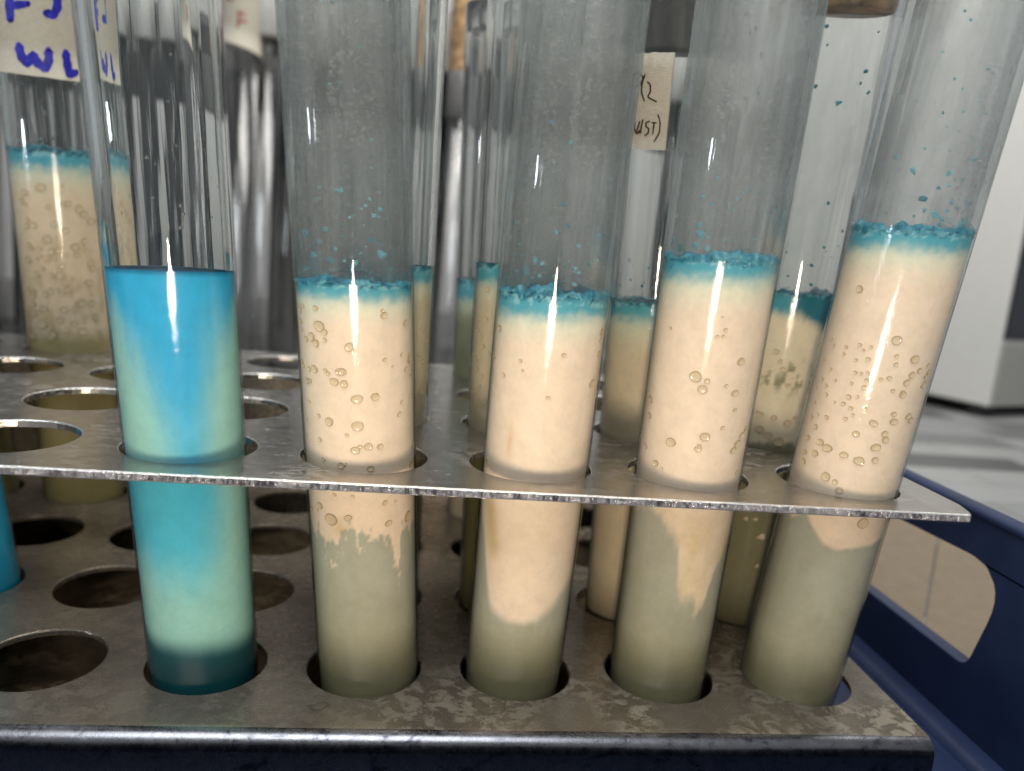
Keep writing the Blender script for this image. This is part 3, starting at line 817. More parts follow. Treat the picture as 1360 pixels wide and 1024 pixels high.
def fleck_mesh(seed, mt):
    r = random.Random(seed); n = 9; v = [(0, 0, 0.30)]; f = []
    ang = sorted(r.uniform(0, 2 * math.pi) for _ in range(n))
    for a in ang:
        q = r.uniform(0.55, 1.1); v.append((q * math.cos(a), q * 0.8 * math.sin(a), 0.16 + r.uniform(-.06, .1)))
    for a in ang:
        q = r.uniform(0.6, 1.0); v.append((q * math.cos(a), q * 0.8 * math.sin(a), -0.1))
    for k in range(n):
        k2 = (k + 1) % n
        f.append((0, 1 + k, 1 + k2)); f.append((1 + k, 1 + n + k, 1 + n + k2, 1 + k2))
    o = make('residue_flake', v, f, mt, smooth=True); me = o.data; bpy.data.objects.remove(o); return me
FLK = [fleck_mesh(i, M['flake'] if i < 3 else M['flake_dark']) for i in range(5)]
def stick(T, me, name, parent, px, py, rpx, rad, sx=1.0, spin=0.0, depth=None):
    """put a small piece on the tube wall where it stands in the photograph, facing outwards"""
    a, z = T.hit(px, py, rad)
    s = rpx / T.scale(px, py)
    o = link(name, me, parent)
    nrm = Vector((math.cos(a), math.sin(a), 0)); tang = Vector((-math.sin(a), math.cos(a), 0)); up = Vector((0, 0, 1))
    c, sn = math.cos(spin), math.sin(spin)
    X = tang * c + up * sn; Y = -tang * sn + up * c
    sz = depth if depth else s
    mtx = Matrix.Identity(4)
    for r in range(3):
        mtx[r][0] = X[r] * s * sx; mtx[r][1] = Y[r] * s; mtx[r][2] = nrm[r] * sz; mtx[r][3] = (nrm[r] * rad + up[r] * z) * K
    o.matrix_local = mtx
    return o
def droplets(T, parent, count, z0, z1, seed, rmin=0.004, rmax=0.017, wall=None, th_range=(-1.4, 1.4)):
    r = random.Random(seed); b = MB(); wall = wall or T.R - 0.047
    for _ in range(count):
        a = T.th0 + r.uniform(*th_range); z = z0 + (z1 - z0) * (r.random() ** 1.3)
        s = rmin + (rmax - rmin) * r.random() ** 3
        n = Vector((math.cos(a), math.sin(a), 0)); t = Vector((-math.sin(a), math.cos(a), 0)); up = Vector((0, 0, 1))
        c = n * (wall + 0.0) + up * z
        el = r.uniform(0.9, 1.6)
        ring = [c + t * (s * math.cos(q)) + up * (s * el * math.sin(q)) for q in [k * math.pi / 3 for k in range(6)]]
        ring2 = [c + n * (-s * 0.55) + t * (s * 0.55 * math.cos(q)) + up * (s * el * 0.55 * math.sin(q)) for q in [k * math.pi / 3 for k in range(6)]]
        v = ring + ring2 + [c - n * (s * 0.75)]
        f = []
        for k in range(6):
            k2 = (k + 1) % 6; f.append((k, k2, 6 + k2, 6 + k)); f.append((6 + k, 6 + k2, 12))
        b.add(v, f)
    o = b.obj('condensation_droplets', M['drop'], parent); o['kind'] = 'stuff'; return o
def specks(T, parent, count, z0, z1, seed, th_range=(-1.5, 1.5), rmax=0.016, power=2.2):
    """blue crumbs too small to pick apart, thicker towards the ring"""
    r = random.Random(seed); b = MB(); wall = T.R - 0.05
    for _ in range(count):
        a = T.th0 + r.uniform(*th_range); z = z0 + (z1 - z0) * (r.random() ** power)
        s = 0.003 + (rmax - 0.003) * r.random() ** 2.5
        n = Vector((math.cos(a), math.sin(a), 0)); t = Vector((-math.sin(a), math.cos(a), 0)); up = Vector((0, 0, 1))
        c = n * wall + up * z; k = r.randint(5, 7); off = r.uniform(0, 6)
        rr = [r.uniform(0.5, 1.15) * s for _ in range(k)]
        ring = [c + t * (rr[i] * math.cos(off + i * 2 * math.pi / k)) + up * (rr[i] * math.sin(off + i * 2 * math.pi / k)) for i in range(k)]
        v = ring + [c + n * (s * 0.4), c - n * (s * 0.3)]
        f = [(i, (i + 1) % k, k) for i in range(k)] + [((i + 1) % k, i, k + 1) for i in range(k)]
        b.add(v, f, 0 if r.random() < 0.6 else 1)
    o = b.obj('blue_specks', [M['flake'], M['flake_dark']], parent, smooth=False); o['kind'] = 'stuff'; return o
def tape_patch(T, parent, a0, a1, zlo, zhi, name='tape_label', mt=None, off=0.004, slope=0.0, rag=0.0):
    """strip of tape wrapped round the glass; zlo/zhi heights at the two ends, slope tilts it"""
    n = 40; mz = 6; v = []; f = []
    for k in range(n + 1):
        t = k / n; a = a0 + (a1 - a0) * t; dz = slope * (t - 0.5)
        for j in range(mz + 1):
            q = j / mz; z = zlo + (zhi - zlo) * q + dz + (rag * noise.noise(Vector((t * 9, q * 5, 1.0))) if j in (0, mz) else 0)
            r = T.R + off
            v.append((r * math.cos(a), r * math.sin(a), z))
    nv = len(v)
    for k in range(n + 1):
        for j in range(mz + 1):
            x, yv, z = v[k * (mz + 1) + j]; s = (T.R + 0.0008) / (T.R + off); v.append((x * s, yv * s, z))
    w_ = mz + 1
    for k in range(n):
        for j in range(mz):
            a = k * w_ + j; q = (a, a + w_, a + w_ + 1, a + 1)
            f.append(q); f.append(tuple(i + nv for i in q[::-1]))
    for k in range(n):
        for j in (0, mz):
            a = k * w_ + j; f.append((a, a + w_, a + w_ + nv, a + nv))
    for k in (0, n):
        for j in range(mz):
            a = k * w_ + j; f.append((a, a + 1, a + 1 + nv, a + nv))
    return make(name, v, f, mt or M['tape'], parent)
def strokes(T, parent, lines, width_px, mt, off=0.0065):
    """pen strokes laid on the tape as thin raised ink ribbons"""
    b = MB()
    for ln in lines:
        wd_ = width_px
        if isinstance(ln[0], (int, float)): wd_, ln = ln[0], ln[1]
        P = []
        for i in range(len(ln) - 1):
            for t in (0, 0.25, 0.5, 0.75): P.append((ln[i][0] * (1 - t) + ln[i + 1][0] * t, ln[i][1] * (1 - t) + ln[i + 1][1] * t))
        P.append(ln[-1])
        sm = [P[0]] + [((P[i - 1][0] + 2 * P[i][0] + P[i + 1][0]) / 4, (P[i - 1][1] + 2 * P[i][1] + P[i + 1][1]) / 4) for i in range(1, len(P) - 1)] + [P[-1]]
        L2 = []
        for i, (x, yv) in enumerate(sm):
            x0, y0 = sm[max(i - 1, 0)]; x1, y1 = sm[min(i + 1, len(sm) - 1)]
            dx, dy = x1 - x0, y1 - y0; l = math.hypot(dx, dy) or 1
            w2 = wd_ / 2 * (1 + 0.12 * math.sin(i * 1.7)) * (0.72 if i in (0, len(sm) - 1) else 1)
            L2.append((x, yv, -dy / l * w2, dx / l * w2))
        v = []; f = []
        def pt(x, yv, o_):
            a, z = T.hit(x, yv, T.R + 0.004); r = T.R + o_; return (r * math.cos(a), r * math.sin(a), z)
        # round ends
        def end(i, sgn):
            x, yv, nx, ny = L2[i]; tx, ty = (ny, -nx)
            return [(x + nx * math.cos(q) + sgn * tx * math.sin(q), yv + ny * math.cos(q) + sgn * ty * math.sin(q)) for q in (math.pi * 0.25, math.pi * 0.5, math.pi * 0.75)]
        for (x, yv, nx, ny) in L2: v += [pt(x + nx, yv + ny, off), pt(x, yv, off + 0.0006), pt(x - nx, yv - ny, off)]
        for i in range(len(L2) - 1):
            a = i * 3; f += [(a, a + 1, a + 4, a + 3), (a + 1, a + 2, a + 5, a + 4)]
        for i, sgn in ((0, -1), (len(L2) - 1, 1)):
            e = end(i, sgn); k = len(v); v += [pt(x, yv, off) for x, yv in e]
            f.append((i * 3 + 1, i * 3, k)); f.append((i * 3 + 1, k, k + 1)); f.append((i * 3 + 1, k + 1, k + 2)); f.append((i * 3 + 1, k + 2, i * 3 + 2))
        b.add(v, f)
    return b.obj('lettering', mt, parent, smooth=True)

def build_tube(label, axis, toprow, fn, fog, crust=None, ztop=5.35, R=R0, group=None, outer=None, nth=150):
    T = Tube(*axis, R=R)
    root = thing('test_tube', label, 'test tube', T.base, T.q, group)
    zt = T.z(toprow)
    tube_wall_mesh(T, zt, ztop, fog_glass(fog) if fog else M['real_glass'], outer or M['glass'], root, fog > 0.3)
    contents_mesh(T, zt, fn, root, nth=nth)
    if crust: crust_mesh(T, zt, root, *crust)
    return T, root, zt
GF = 'front row of test tubes'
# --- front row, left to right
TA, rA, zA = build_tube('test tube of bright cyan liquid fading to mint, beside the bubbly cream tube', (0.984, 0.0, -0.0395, -0.172), 360, tone_A_soft, 0.0)
TB_, rB, zB = build_tube('cream filled test tube pitted with bubbles, right beside the bright blue one', (2.026, 0.03, -0.0756, -0.158), 379, tone_B, 0.56, (0.030, 0.045, 2.0))
TC, rC, zC = build_tube('smooth cream test tube whose cream ends in a rounded bowl shape low below the shelf', (2.994, 0.045, -0.0146, -0.160), 394, tone_C, 0.60, (0.055, 0.085, 5.0))
TD, rD, zD = build_tube('cream test tube with a ragged pale patch hanging into grey green liquid below the shelf', (3.998, 0.025, -0.0432, -0.170), 347, tone_D, 0.48, (0.045, 0.06, 9.0))
TE, rE, zE = build_tube('rightmost cream test tube of the front row, dotted with many tiny bubbles', (4.93, -0.03, 0.0131, -0.150), 306, tone_E, 0.31, (0.040, 0.055, 13.0))

bubB = [(424,433,8),(431,441,5),(414,447,7),(420,456,6),(407,450,5),(399,411,5),(419,409,4),(418,490,6),(411,490,4),(409,506,5),(436,496,3),(444,507,6),(457,510,6),(432,492,3),(452,494,6),
        (510,419,5),(538,429,5),(464,461,7),(455,494,6),(474,530,7),(498,527,6),(475,566,8),(543,477,6),(546,494,5),(489,593,6),(505,593,5),(472,598,6),(492,622,5),(530,550,4),(533,534,3),(544,526,3),(453,618,5),(437,560,7),(400,426,4),(402,480,4),(548,590,5),(545,617,5),(440,690,10),(462,688,5),(425,672,6),(541,686,8),(516,695,5),(511,668,4)]
bubC = [(664,436,5),(657,470,7),(786,509,6),(799,441,6),(795,470,4),(797,452,3)]
bubD = [(924,500,9),(933,517,7),(939,506,4),(984,480,6),(976,522,5),(936,580,7),(927,596,5),(979,590,7),(985,578,5),(978,627,4),(863,522,3),(865,531,5),(863,552,5),(891,587,7),(858,592,4),(871,615,5),(973,598,5),(990,570,4)]
bubE = [(1142,384,6),(1191,452,7),(1215,477,6),(1221,492,4),(1233,494,4),(1211,498,5),(1204,508,5),(1226,511,5),(1199,524,5),(1187,550,4),(1187,560,5),(1206,553,5),(1209,558,5),(1160,562,5),(1137,576,5),(1175,576,5),(1176,584,5),(1163,594,6),(1162,611,5),(1141,612,7),(1121,604,5),(1099,595,6),(1090,587,5),(1083,602,5),(1074,581,4),(1084,567,4),(1079,553,3),(1098,554,3),(1097,633,7),(1115,651,5),(1109,640,4),(1070,600,4),(1068,612,4),
        (1142,458,3),(1124,461,2.5),(1157,461,2.5),(1147,465,2),(1121,470,2.5),(1137,478,2.5),(1153,477,3),(1136,495,3),(1144,496,2.5),(1153,495,3),(1151,505,3),(1131,509,2.5),(1170,504,3),(1181,502,3),(1149,515,4),(1127,527,3.5),(1139,527,2.5),(1098,524,3),(1120,536,3),(1109,534,2),(1130,542,3),(1123,556,3),(1133,551,2.5),(1150,543,3),(1191,473,3),(1190,484,3),(1186,519,3),(1199,521,3),(1105,450,2),(1108,459,2),(1095,477,2),(1093,503,2.5),(1098,512,2.5),(1110,505,2),(1085,515,2),(1083,534,2.5),(1077,535,2.5),(1087,550,2),(1104,490,2),(1229,500,4),(1236,505,3),(1232,485,3),(1146,695,9)]
bubEp = [(1031,467,4),(1046,512,3),(1028,555,4),(1046,562,5),(1034,587,7),(1011,550,3),(1020,578,5),(1006,547,2),(1040,490,3),(1036,480,3),(1012,500,2.5),(1009,570,5),(1056,555,3)]
bubG = [(54,249,6),(29,267,5),(73,298,5),(86,306,5),(105,277,6),(111,284,5),(68,335,5),(100,328,6),(112,320,5),(49,364,5),(83,353,4),(61,391,4),(93,382,5),(108,402,6),(86,411,5),(56,430,8),(78,386,4),(120,350,5),(44,392,5),(98,430,5),(70,445,5),(118,375,5),(126,420,5),(52,330,4),(90,270,4),(64,275,4),(36,300,4),(80,425,5),(110,440,6),(46,415,5)]
for _ in range(46): bubG.append((random.Random(_ * 3 + 1).uniform(30, 132), random.Random(_ * 7 + 2).uniform(240, 455), random.Random(_).uniform(2.5, 6)))
bubCp = [(635,424,4),(646,424,3.5),(635,438,3.5),(642,460,3.5),(633,475,4),(648,384,4),(640,447,3),(628,470,3),(634,490,4),(641,500,3),(637,513,3),(630,520,4),(644,533,3),(648,555,4),(634,452,3),(650,470,3)]
br = random.Random(3)
for T_, lst_, px0, px1, py0, py1, n_ in ((TB_, bubB, 395, 552, 400, 700, 34), (TD, bubD, 850, 1020, 420, 640, 14), (TC, bubC, 645, 800, 430, 640, 7)):
    for _ in range(n_):
        yy_ = br.uniform(py0, py1); q_ = br.betavariate(0.55, 0.75)
        xl_ = px0 + (yy_ - 440) * (0.05 if T_ is TB_ else (-0.10 if T_ is TC else -0.145)); lst_.append((xl_ + q_ * (px1 - px0 - 16) + 6, yy_, br.uniform(1.4, 3.6)))
for T, root, lst in ((TB_, rB, bubB), (TC, rC, bubC), (TD, rD, bubD), (TE, rE, bubE)):
    for (px, py, r) in lst:
        stick(T, br.choice(BUBS), 'bubble', root, px, py, r * 0.82, T.R - 0.0122, br.uniform(0.95, 1.3), br.uniform(-0.5, 0.5), 0.0075)
flk = {'B': [(392,171,5),(394,293,5),(409,308,9),(419,338,7),(433,304,6),(450,252,4),(446,330,5),(411,357,7),(430,364,6),(440,345,5),(504,338,9),(453,252,5),(425,320,5),(401,340,6),(436,372,6),(470,350,5)],
       'C': [(733,162,4),(748,270,6),(807,238,4),(819,243,4),(781,167,4),(758,189,4),(735,228,3),(737,215,3),(712,345,5),(700,360,5),(780,350,5)],
       'D': [(929,298,6),(932,311,10),(907,328,6),(915,338,7),(900,318,6),(925,325,7),(893,334,6),(940,330,5)],
       'E': [(1192,208,5),(1213,226,5),(1245,249,5),(1260,232,6),(1226,264,6),(1240,286,7),(1275,296,9),(1292,210,6),(1262,268,6),(1250,290,6),(1282,270,6),(1228,280,4)]}
for key, T, root in (('B', TB_, rB), ('C', TC, rC), ('D', TD, rD), ('E', TE, rE)):
    for (px, py, r) in flk[key]:
        stick(T, FLK[br.choice((0, 1, 2, 0, 1, 3, 4))], 'residue_flake', root, px, py, r * 0.95, T.R - 0.05, br.uniform(0.6, 1.5), br.uniform(0, 6), 0.014)
specks(TB_, rB, 150, zB, zB + 0.55, 1); specks(TC, rC, 120, zC, zC + 0.38, 2); specks(TD, rD, 100, zD, zD + 0.42, 3); specks(TE, rE, 90, zE, zE + 0.5, 4, (0.2, 1.5))
specks(TB_, rB, 70, zB + 0.3, zB + 1.5, 11, rmax=0.010, power=1); specks(TE, rE, 60, zE, zE + 1.1, 12, (-1, 1.5), 0.012, 1); specks(TD, rD, 40, zD, zD + 1.2, 13, rmax=0.009, power=1)
droplets(TB_, rB, 420, zB + 0.1, zB + 1.5, 5, th_range=(-1.45, 0.5)); droplets(TC, rC, 160, zC + 0.1, zC + 1.6, 6); droplets(TD, rD, 260, zD + 0.1, zD + 1.4, 7)
droplets(TE, rE, 320, zE + 0.05, zE + 1.3, 8, th_range=(0.5, 1.5)); droplets(TA, rA, 30, zA + 0.2, zA + 1.3, 9)

# --- second row, fifth etc.
TBL, rBL, zBL = build_tube('blue filled test tube cut off by the left edge of the picture', (-0.985, 1.05, -0.06, -0.15), 300, tone_plain(300, 10, 20, srgb(40, 168, 212), seed=3.0), 0.0, nth=90)
TBp, rBp, zBp = build_tube('cream test tube mostly hidden behind the bubbly cream tube, only its right side showing', (2.012, 1.0466, -0.0211, -0.15), 352, tone_plain(352, 14, 20, srgb(206, 196, 166), 615, srgb(116, 114, 78), 5.0), 0.16, nth=90)
TCp, rCp, zCp = build_tube('cream test tube peeking out on the left of the smooth cream tube, behind it', (2.987, 1.0466, -0.0391, -0.15), 352, tone_plain(352, 12, 26, srgb(214, 202, 172), 592, srgb(104, 104, 68), 6.0), 0.18, nth=90)
TDp, rDp, zDp = build_tube('cream test tube with a handwritten tape label high up, behind the front row', (4.034, 1.0466, -0.0661, -0.15), 404, tone_plain(404, 10, 30, srgb(216, 203, 174), 842, srgb(206, 190, 158), 7.0), 0.04, (0.02, 0.03, 3.0), nth=90)
TEp, rEp, zEp = build_tube('cracked cream test tube with thick dark blue scum and brown stopper, behind the front row', (4.98, 1.0466, -0.03, -0.15), 392, tone_Ep, 0.14, (0.05, 0.06, 21.0), nth=110)
for (px, py, r) in bubEp: stick(TEp, br.choice(BUBS), 'bubble', rEp, px, py, r * 0.9, TEp.R - 0.0118, br.uniform(0.95, 1.25), 0, 0.0075)
for (px, py, r) in bubCp: stick(TCp, br.choice(BUBS), 'bubble', rCp, px, py, r * 0.8, TCp.R - 0.0118, 1.1, 0, 0.0075)
for (px, py, r) in [(560,435,3),(566,452,3),(558,470,3),(563,497,3),(559,520,4),(565,540,3),(561,480,3)]: stick(TBp, br.choice(BUBS), 'bubble', rBp, px, py, r * 0.9, TBp.R - 0.0118, 1.1, 0, 0.0075)
for (px, py, r) in [(1114,135,7),(1148,95,5),(1141,111,4),(1150,123,5),(1098,269,5),(1085,115,5),(1099,35,5),(1164,42,3),(1116,306,4),(1100,60,3)]:
    stick(TEp, FLK[br.choice((0, 3, 4))], 'residue_flake', rEp, px, py, r * 0.72, TEp.R - 0.05, br.uniform(0.8, 1.2), br.uniform(0, 6), 0.012)
specks(TEp, rEp, 80, zEp, zEp + 0.5, 31); specks(TDp, rDp, 120, zDp, zDp + 0.3, 32)
# pale crumbs floating in the cracked tube below the shelf
for (px, py, r) in [(1012,713,7),(1004,690,4),(991,689,4),(1006,752,4)]:
    o = stick(TEp, FLK[1], 'curd_crumb', rEp, px, py, r, TEp.R - 0.011, 1.0, 0.3, 0.016)
M['curd'] = simple('pale curd', srgb(226, 208, 178), 0.6, 0, 0.3, 20, 0.1)
for o in [c for c in rEp.children if c.name.startswith('curd_crumb')]:
    if o.data.name.startswith('residue'):
        me = o.data.copy(); me.name = 'curd_crumb'; me.materials.clear(); me.materials.append(M['curd']); o.data = me
# brown stopper in the mouth of the cracked tube
zs = TEp.z(6)
b = MB(); b.lathe([(0.02, zs + 0.02), (TEp.R - 0.06, zs), (TEp.R - 0.049, zs + 0.03), (TEp.R - 0.049, 5.4), (TEp.R + 0.03, 5.45), (TEp.R + 0.03, 5.8), (0.02, 5.85)], 40)
b.obj('stopper', M['cork'], rEp)
zs = TDp.z(66)
b = MB(); b.lathe([(0.02, zs), (TDp.R - 0.07, zs), (TDp.R - 0.049, zs + 0.03), (TDp.R - 0.049, 5.4), (TDp.R + 0.03, 5.45), (TDp.R + 0.03, 5.8), (0.02, 5.85)], 40)
b.obj('stopper', M['cap_grey'], rDp)
# tape on the labelled second row tube
a0, z1 = TDp.hit(846, 72); a1, z2 = TDp.hit(897, 69); _, z3 = TDp.hit(880, 200)
tp = tape_patch(TDp, rDp, a0 - 0.55, a1, z3, 0.5 * (z1 + z2), slope=0.0, rag=0.006)
strokes(TDp, tp, [[(857,99),(853,110),(852,122),(856,134)], [(840,100),(850,96),(855,104),(850,112),(843,116)], [(860,109),(864,112),(864,122),(860,129),(872,135)],
                  [(850,161),(848,168),(846,174)], [(843,162),(843,172),(846,178),(850,173)], [(854,159),(852,168),(851,177),(848,175)], [(863,161),(858,163),(858,168),(862,171),(861,177),(857,180)], [(866,163),(872,163)], [(869,163),(867,178)], [(874,152),(877,162),(876,176),(869,188)]], 2.2, M['ink_dark'])

# --- third / fourth row
TG, rG, zG = build_tube('tan bubbly test tube with blue marker writing on its tape, in the back row', (-1.02, 3.14, -0.0107, -0.15), 200, tone_G, 0.08, (0.03, 0.04, 15.0), R=0.36, nth=110)
for (px, py, r) in bubG: stick(TG, br.choice(BUBS), 'bubble', rG, px, py, r * 0.85, TG.R - 0.0118, br.uniform(0.9, 1.3), br.uniform(-.5, .5), 0.0075)
specks(TG, rG, 60, zG, zG + 0.4, 41); droplets(TG, rG, 60, zG, zG + 0.9, 42, rmax=0.014)
a0, _ = TG.hit(20, 96); a1, _ = TG.hit(100, 106); zlo = 0.5 * (TG.hit(20, 97)[1] + TG.hit(96, 107)[1])
sl = TG.hit(96, 108)[1] - TG.hit(20, 97)[1]
tp = tape_patch(TG, rG, a0 - 1.0, a1 + 0.42, zlo, zlo + 1.5, slope=sl * 1.6, rag=0.004)
strokes(TG, tp, [(12, [(13,-14),(13,4),(14,26)]), (12, [(16,-12),(40,-13)]), (11, [(18,7),(37,5)]), (12, [(73,-24),(76,-8),(76,10),(71,20),(61,17)]), (11, [(60,-22),(86,-24)]),
                 (12, [(25,60),(28,74),(36,85),(44,72),(50,84),(62,91),(65,78),(64,66)]), (11, [(87,69),(89,84),(92,99),(101,96)])], 11, M['ink_blue'])
TH, rH, zH = build_tube('pale test tube half hidden in the back row behind the smooth cream tube', (2.96, 3.14, -0.0450, -0.15), 372, tone_plain(372, 18, 22, srgb(150, 152, 122), 640, srgb(214, 200, 170), 8.0), 0.12, nth=72)
TO, rO, zO = build_tube('olive test tube at the left edge, seen below the shelf', (-2.0, 3.14, -0.035, -0.15), 330, tone_plain(330, 10, 20, srgb(176, 166, 122), seed=9.0), 0.1, nth=72)

# ================================================================== REAR RACK, its tubes, overhead shelf, instrument
rr_ = thing('rear_rack', 'blurred rear rack with a dark shelf edge holding tall clear glass tubes', 'test tube rack', (-2, 12.5, TZ))
b = MB(); b.box(-12, 8.6, 10.6, 14.4, 0.02, 0.2)
o = b.obj('shelf', M['shelf_dark'], rr_, smooth=False, bevel=0.03); o.location = -Vector((-2, 12.5, TZ)) * K
b = MB(); b.box(-12, 8.6, 10.7, 14.3, TZ, TZ + 0.1)
o = b.obj('base', M['shelf_dark'], rr_, smooth=False, bevel=0.03); o.location = -Vector((-2, 12.5, TZ)) * K
for x in (-12, 8.4):
    b = MB(); b.box(x, x + 0.2, 10.62, 14.38, TZ + 0.1, 0.02)
    o = b.obj('end_leg', M['shelf_dark'], rr_, smooth=False); o.location = -Vector((-2, 12.5, TZ)) * K
b = MB(); b.box(-12, 9.3, 14.05, 14.4, 5.35, 6.5)
o = b.obj('upper_rail', M['shelf_dark'], rr_, smooth=False, bevel=0.04); o.location = -Vector((-2, 12.5, TZ)) * K
for x in (-11.9, 8.9):
    b = MB(); b.box(x, x + 0.25, 14.06, 14.38, 0.2, 5.35)
    o = b.obj('rail_post', M['shelf_dark'], rr_, smooth=False); o.location = -Vector((-2, 12.5, TZ)) * K
pa = CLOC + ray(298, 52) * ((10.95 - CLOC[1]) / ray(298, 52)[1]); pb = CLOC + ray(336, 96) * ((10.95 - CLOC[1]) / ray(336, 96)[1])
b = MB(); b.box(pa[0], pb[0], 10.95, 14.04, pb[2], pa[2] - 0.12); 
o = b.obj('rail_bracket', M['bracket'], rr_, smooth=False, bevel=0.05); o.location = -Vector((-2, 12.5, TZ)) * K
def rear_tube_meshes(R=0.31, zt=6.6):
    n = 28; b = MB()
    prof = [(R * math.sin(q), R - R * math.cos(q)) for q in [0.05 + (math.pi / 2 - 0.05) * k / 5 for k in range(6)]] + [(R, zt)]
    ri = R - 0.05
    inn = [(ri, zt)] + [(ri * math.sin(q), 0.05 + ri - ri * math.cos(q)) for q in [math.pi / 2 - (math.pi / 2 - 0.05) * k / 5 for k in range(6)]]
    b.lathe(prof + inn, n, 0)
    b.add([(0, 0, 0)], [], 0)
    o = b.obj('tube_wall', M['rear_glass']); w_ = o.data; bpy.data.objects.remove(o)
    b = MB(); b.lathe([(0.02, zt - 0.05), (R + 0.03, zt - 0.06), (R + 0.07, zt), (R + 0.07, zt + 1.0), (R + 0.02, zt + 1.08), (0.02, zt + 1.08)], n)
    o = b.obj('cap', M['cap_white']); c_ = o.data; bpy.data.objects.remove(o)
    return w_, c_
RW, RC = rear_tube_meshes()
RWR = RW.copy(); RWR.materials.clear(); RWR.materials.append(M['real_glass'])
capg = RC.copy(); capg.materials.clear(); capg.materials.append(M['cap_grey'])
xr = random.Random(5)
GR = 'tall clear tubes in the rear rack'
kk = 0
for rowi, yy in enumerate((11.6, 13.2)):
    x = -11.4 + 0.4 * rowi
    while x < 8.2:
        px, py = project(np.array([x, yy, 3.0]))
        special = abs(px - 617) < 26 and rowi == 0
        if -120 < px < 420 or 540 < px < 660 or 840 < px < 930:
            if not (special):
                t = thing('glass_tube', 'tall clear empty glass tube with a pale cap in the blurred rear rack', 'glass tube', (x + xr.uniform(-.06, .06), yy + xr.uniform(-.1, .1), TZ + 0.1), None, GR)
                link('tube_wall', RW if rowi else RWR, t)
                cp = link('cap', RC, t)
                kk += 1
        x += 0.98
# corked tube with grey stopper between the second and third front tubes
cx = on_x(617, 110, 0); d_ = ray(617, 110); p = CLOC + d_ * ((11.0 - CLOC[1]) / d_[1])
t = thing('glass_tube', 'glass tube closed by a grey stopper under a crumbling brown cork', 'glass tube', (p[0], 11.0, TZ + 0.1))
link('tube_wall', RW, t)
zq = lambda py: (CLOC + ray(617, py) * ((10.7 - CLOC[1]) / ray(617, py)[1]))[2] - TZ - 0.1
b = MB(); b.lathe([(0.02, zq(168)), (0.20, zq(166)), (0.25, zq(158)), (0.33, zq(152)), (0.34, zq(97)), (0.33, zq(94)), (0.02, zq(94))], 32); b.obj('stopper', M['cap_grey'], t)
v = []; f = []; n = 40; m_ = 22
for j in range(m_ + 1):
    z = zq(93) + (zq(-30) - zq(93)) * j / m_
    for k in range(n):
        a = 2 * math.pi * k / n
        r = 0.315 + (0.02 if j > 6 else 0) + 0.05 * noise.noise(Vector((math.cos(a) * 2, math.sin(a) * 2, z * 3))) * (1 if j > 6 else 0.2)
        v.append((r * math.cos(a), r * math.sin(a), z))
for j in range(m_):
    for k in range(n): f.append((j * n + k, j * n + (k + 1) % n, (j + 1) * n + (k + 1) % n, (j + 1) * n + k))
make('cork', v, f, M['cork'], t)
# tube with taped red letter behind the blue tube's right side
p = CLOC + ray(322, 30) * ((10.2 - CLOC[1]) / ray(322, 30)[1])
tF = Tube(p[0], 10.2, 0.0, 0.0, R=0.36)
t = thing('glass_tube', 'glass tube wearing a tape strip with a red letter F, beside a pale cap', 'glass tube', tF.base)
o = link('tube_wall', RW, t); o.scale = (1.1, 1.1, 1.0)
tz = tF.hit(322, 62)[1]
tp = tape_patch(tF, t, tF.th0 - 1.5, tF.th0 + 1.5, tz, tz + 2.0, slope=-0.25)
strokes(tF, tp, [[(317,15),(317,26),(316,36)], [(318,16),(325,20)], [(317,27),(327,29)], [(302,-3),(308,1)]], 3.4, M['ink_red'])
p = CLOC + ray(355, 30) * ((10.4 - CLOC[1]) / ray(355, 30)[1])
z48 = (CLOC + ray(355, 48) * ((10.1 - CLOC[1]) / ray(355, 48)[1]))[2]
t = thing('glass_tube', 'glass tube under a rounded off white cap, right of the red lettered tape', 'glass tube', (p[0], 10.4, z48 - 6.55))
link('tube_wall', RW, t); link('cap', RC, t)
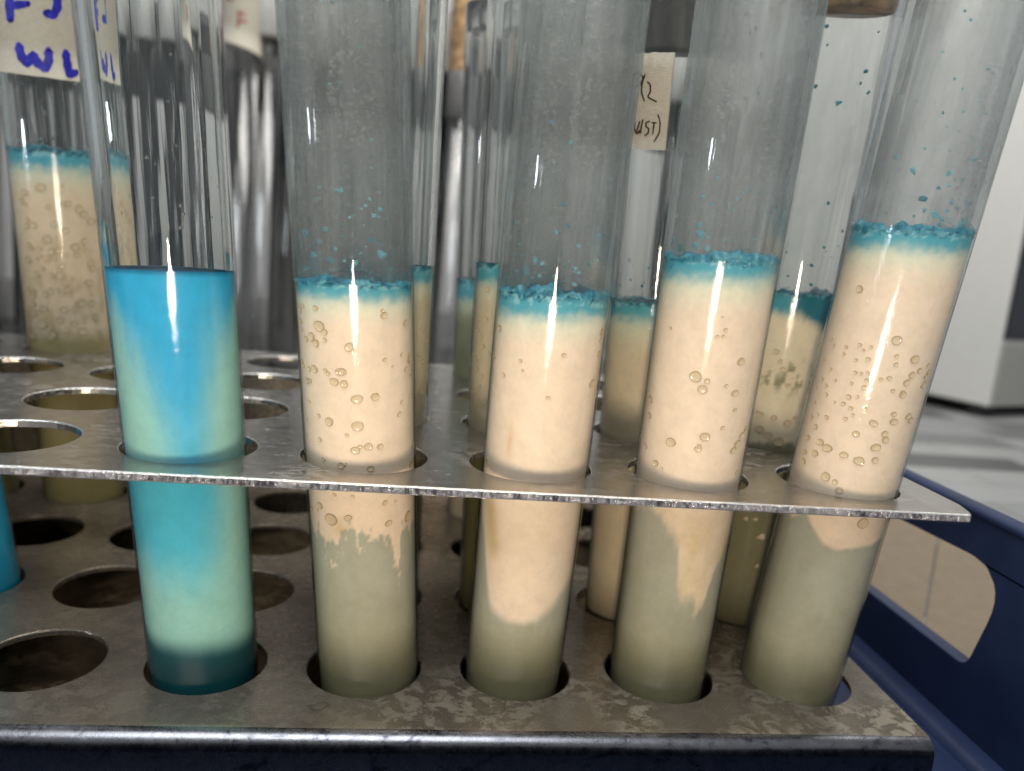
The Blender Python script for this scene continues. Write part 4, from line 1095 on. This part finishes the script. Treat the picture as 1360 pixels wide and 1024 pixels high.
# overhead shelf
b = MB(); b.box(-16, 8.9, 14.6, 21, 7.2, 7.5)
o = b.obj('overhead_shelf', M['shelf_dark'], smooth=False, bevel=0.05); o['label'] = 'dark overhead shelf above the rear rack of clear tubes'; o['category'] = 'shelf'
# instrument
c0 = on_z(1311, 541, -0.30); dirl = Vector((-0.42, 0.91, 0)); dirr = Vector((0.93, 0.36, 0))
ins = thing('lab_instrument', 'large pale grey lab instrument with a dark window standing behind the tray', 'lab instrument', (c0[0], c0[1], TZ))
def quadbox(name, o0, da, la, db, lb, z0, z1, mt, bev=0.06):
    o0 = Vector(o0); pts = [o0, o0 + da * la, o0 + da * la + db * lb, o0 + db * lb]
    v = [(p.x, p.y, z0) for p in pts] + [(p.x, p.y, z1) for p in pts]
    bm = bmesh.new(); bv = [bm.verts.new(q) for q in v]
    for q in ((3, 2, 1, 0), (4, 5, 6, 7), (0, 1, 5, 4), (1, 2, 6, 5), (2, 3, 7, 6), (3, 0, 4, 7)): bm.faces.new([bv[i] for i in q])
    bmesh.ops.recalc_face_normals(bm, faces=bm.faces)
    return bm_obj(name, bm, [mt], ins, bevel=bev, seg=3)
zz = -0.30 - TZ
quadbox('body', (0, 0, 0), dirl, 9, dirr, 9, zz, zz + 14, M['instr'])
o1 = -dirl * 0.06 + dirr * 0.10
zw = on_z(1320, 470, 0)
quadbox('front_panel', o1, dirl, 0.055, dirr, 8.7, zz + 0.02, zz + 1.75, M['instr_b'], 0.03)
quadbox('window', o1, dirl, 0.055, dirr, 8.7, zz + 1.86, zz + 5.2, M['window'], 0.02)
quadbox('side_panel', -dirr * 0.04 + dirl * 0.15, dirl, 8.6, dirr, 0.037, zz + 0.05, zz + 13.8, M['instr'], 0.02)
for a, c in ((0.5, 0.5), (0.5, 8), (8, 0.5), (8, 8)):
    fo = dirl * a + dirr * c
    b = MB(); b.lathe([(0.3, 0), (0.32, 0.02), (0.3, zz + 0.02)], 20, cap0=True, cap1=True)
    o = b.obj('foot', M['rubber'], ins); o.location = fo * K
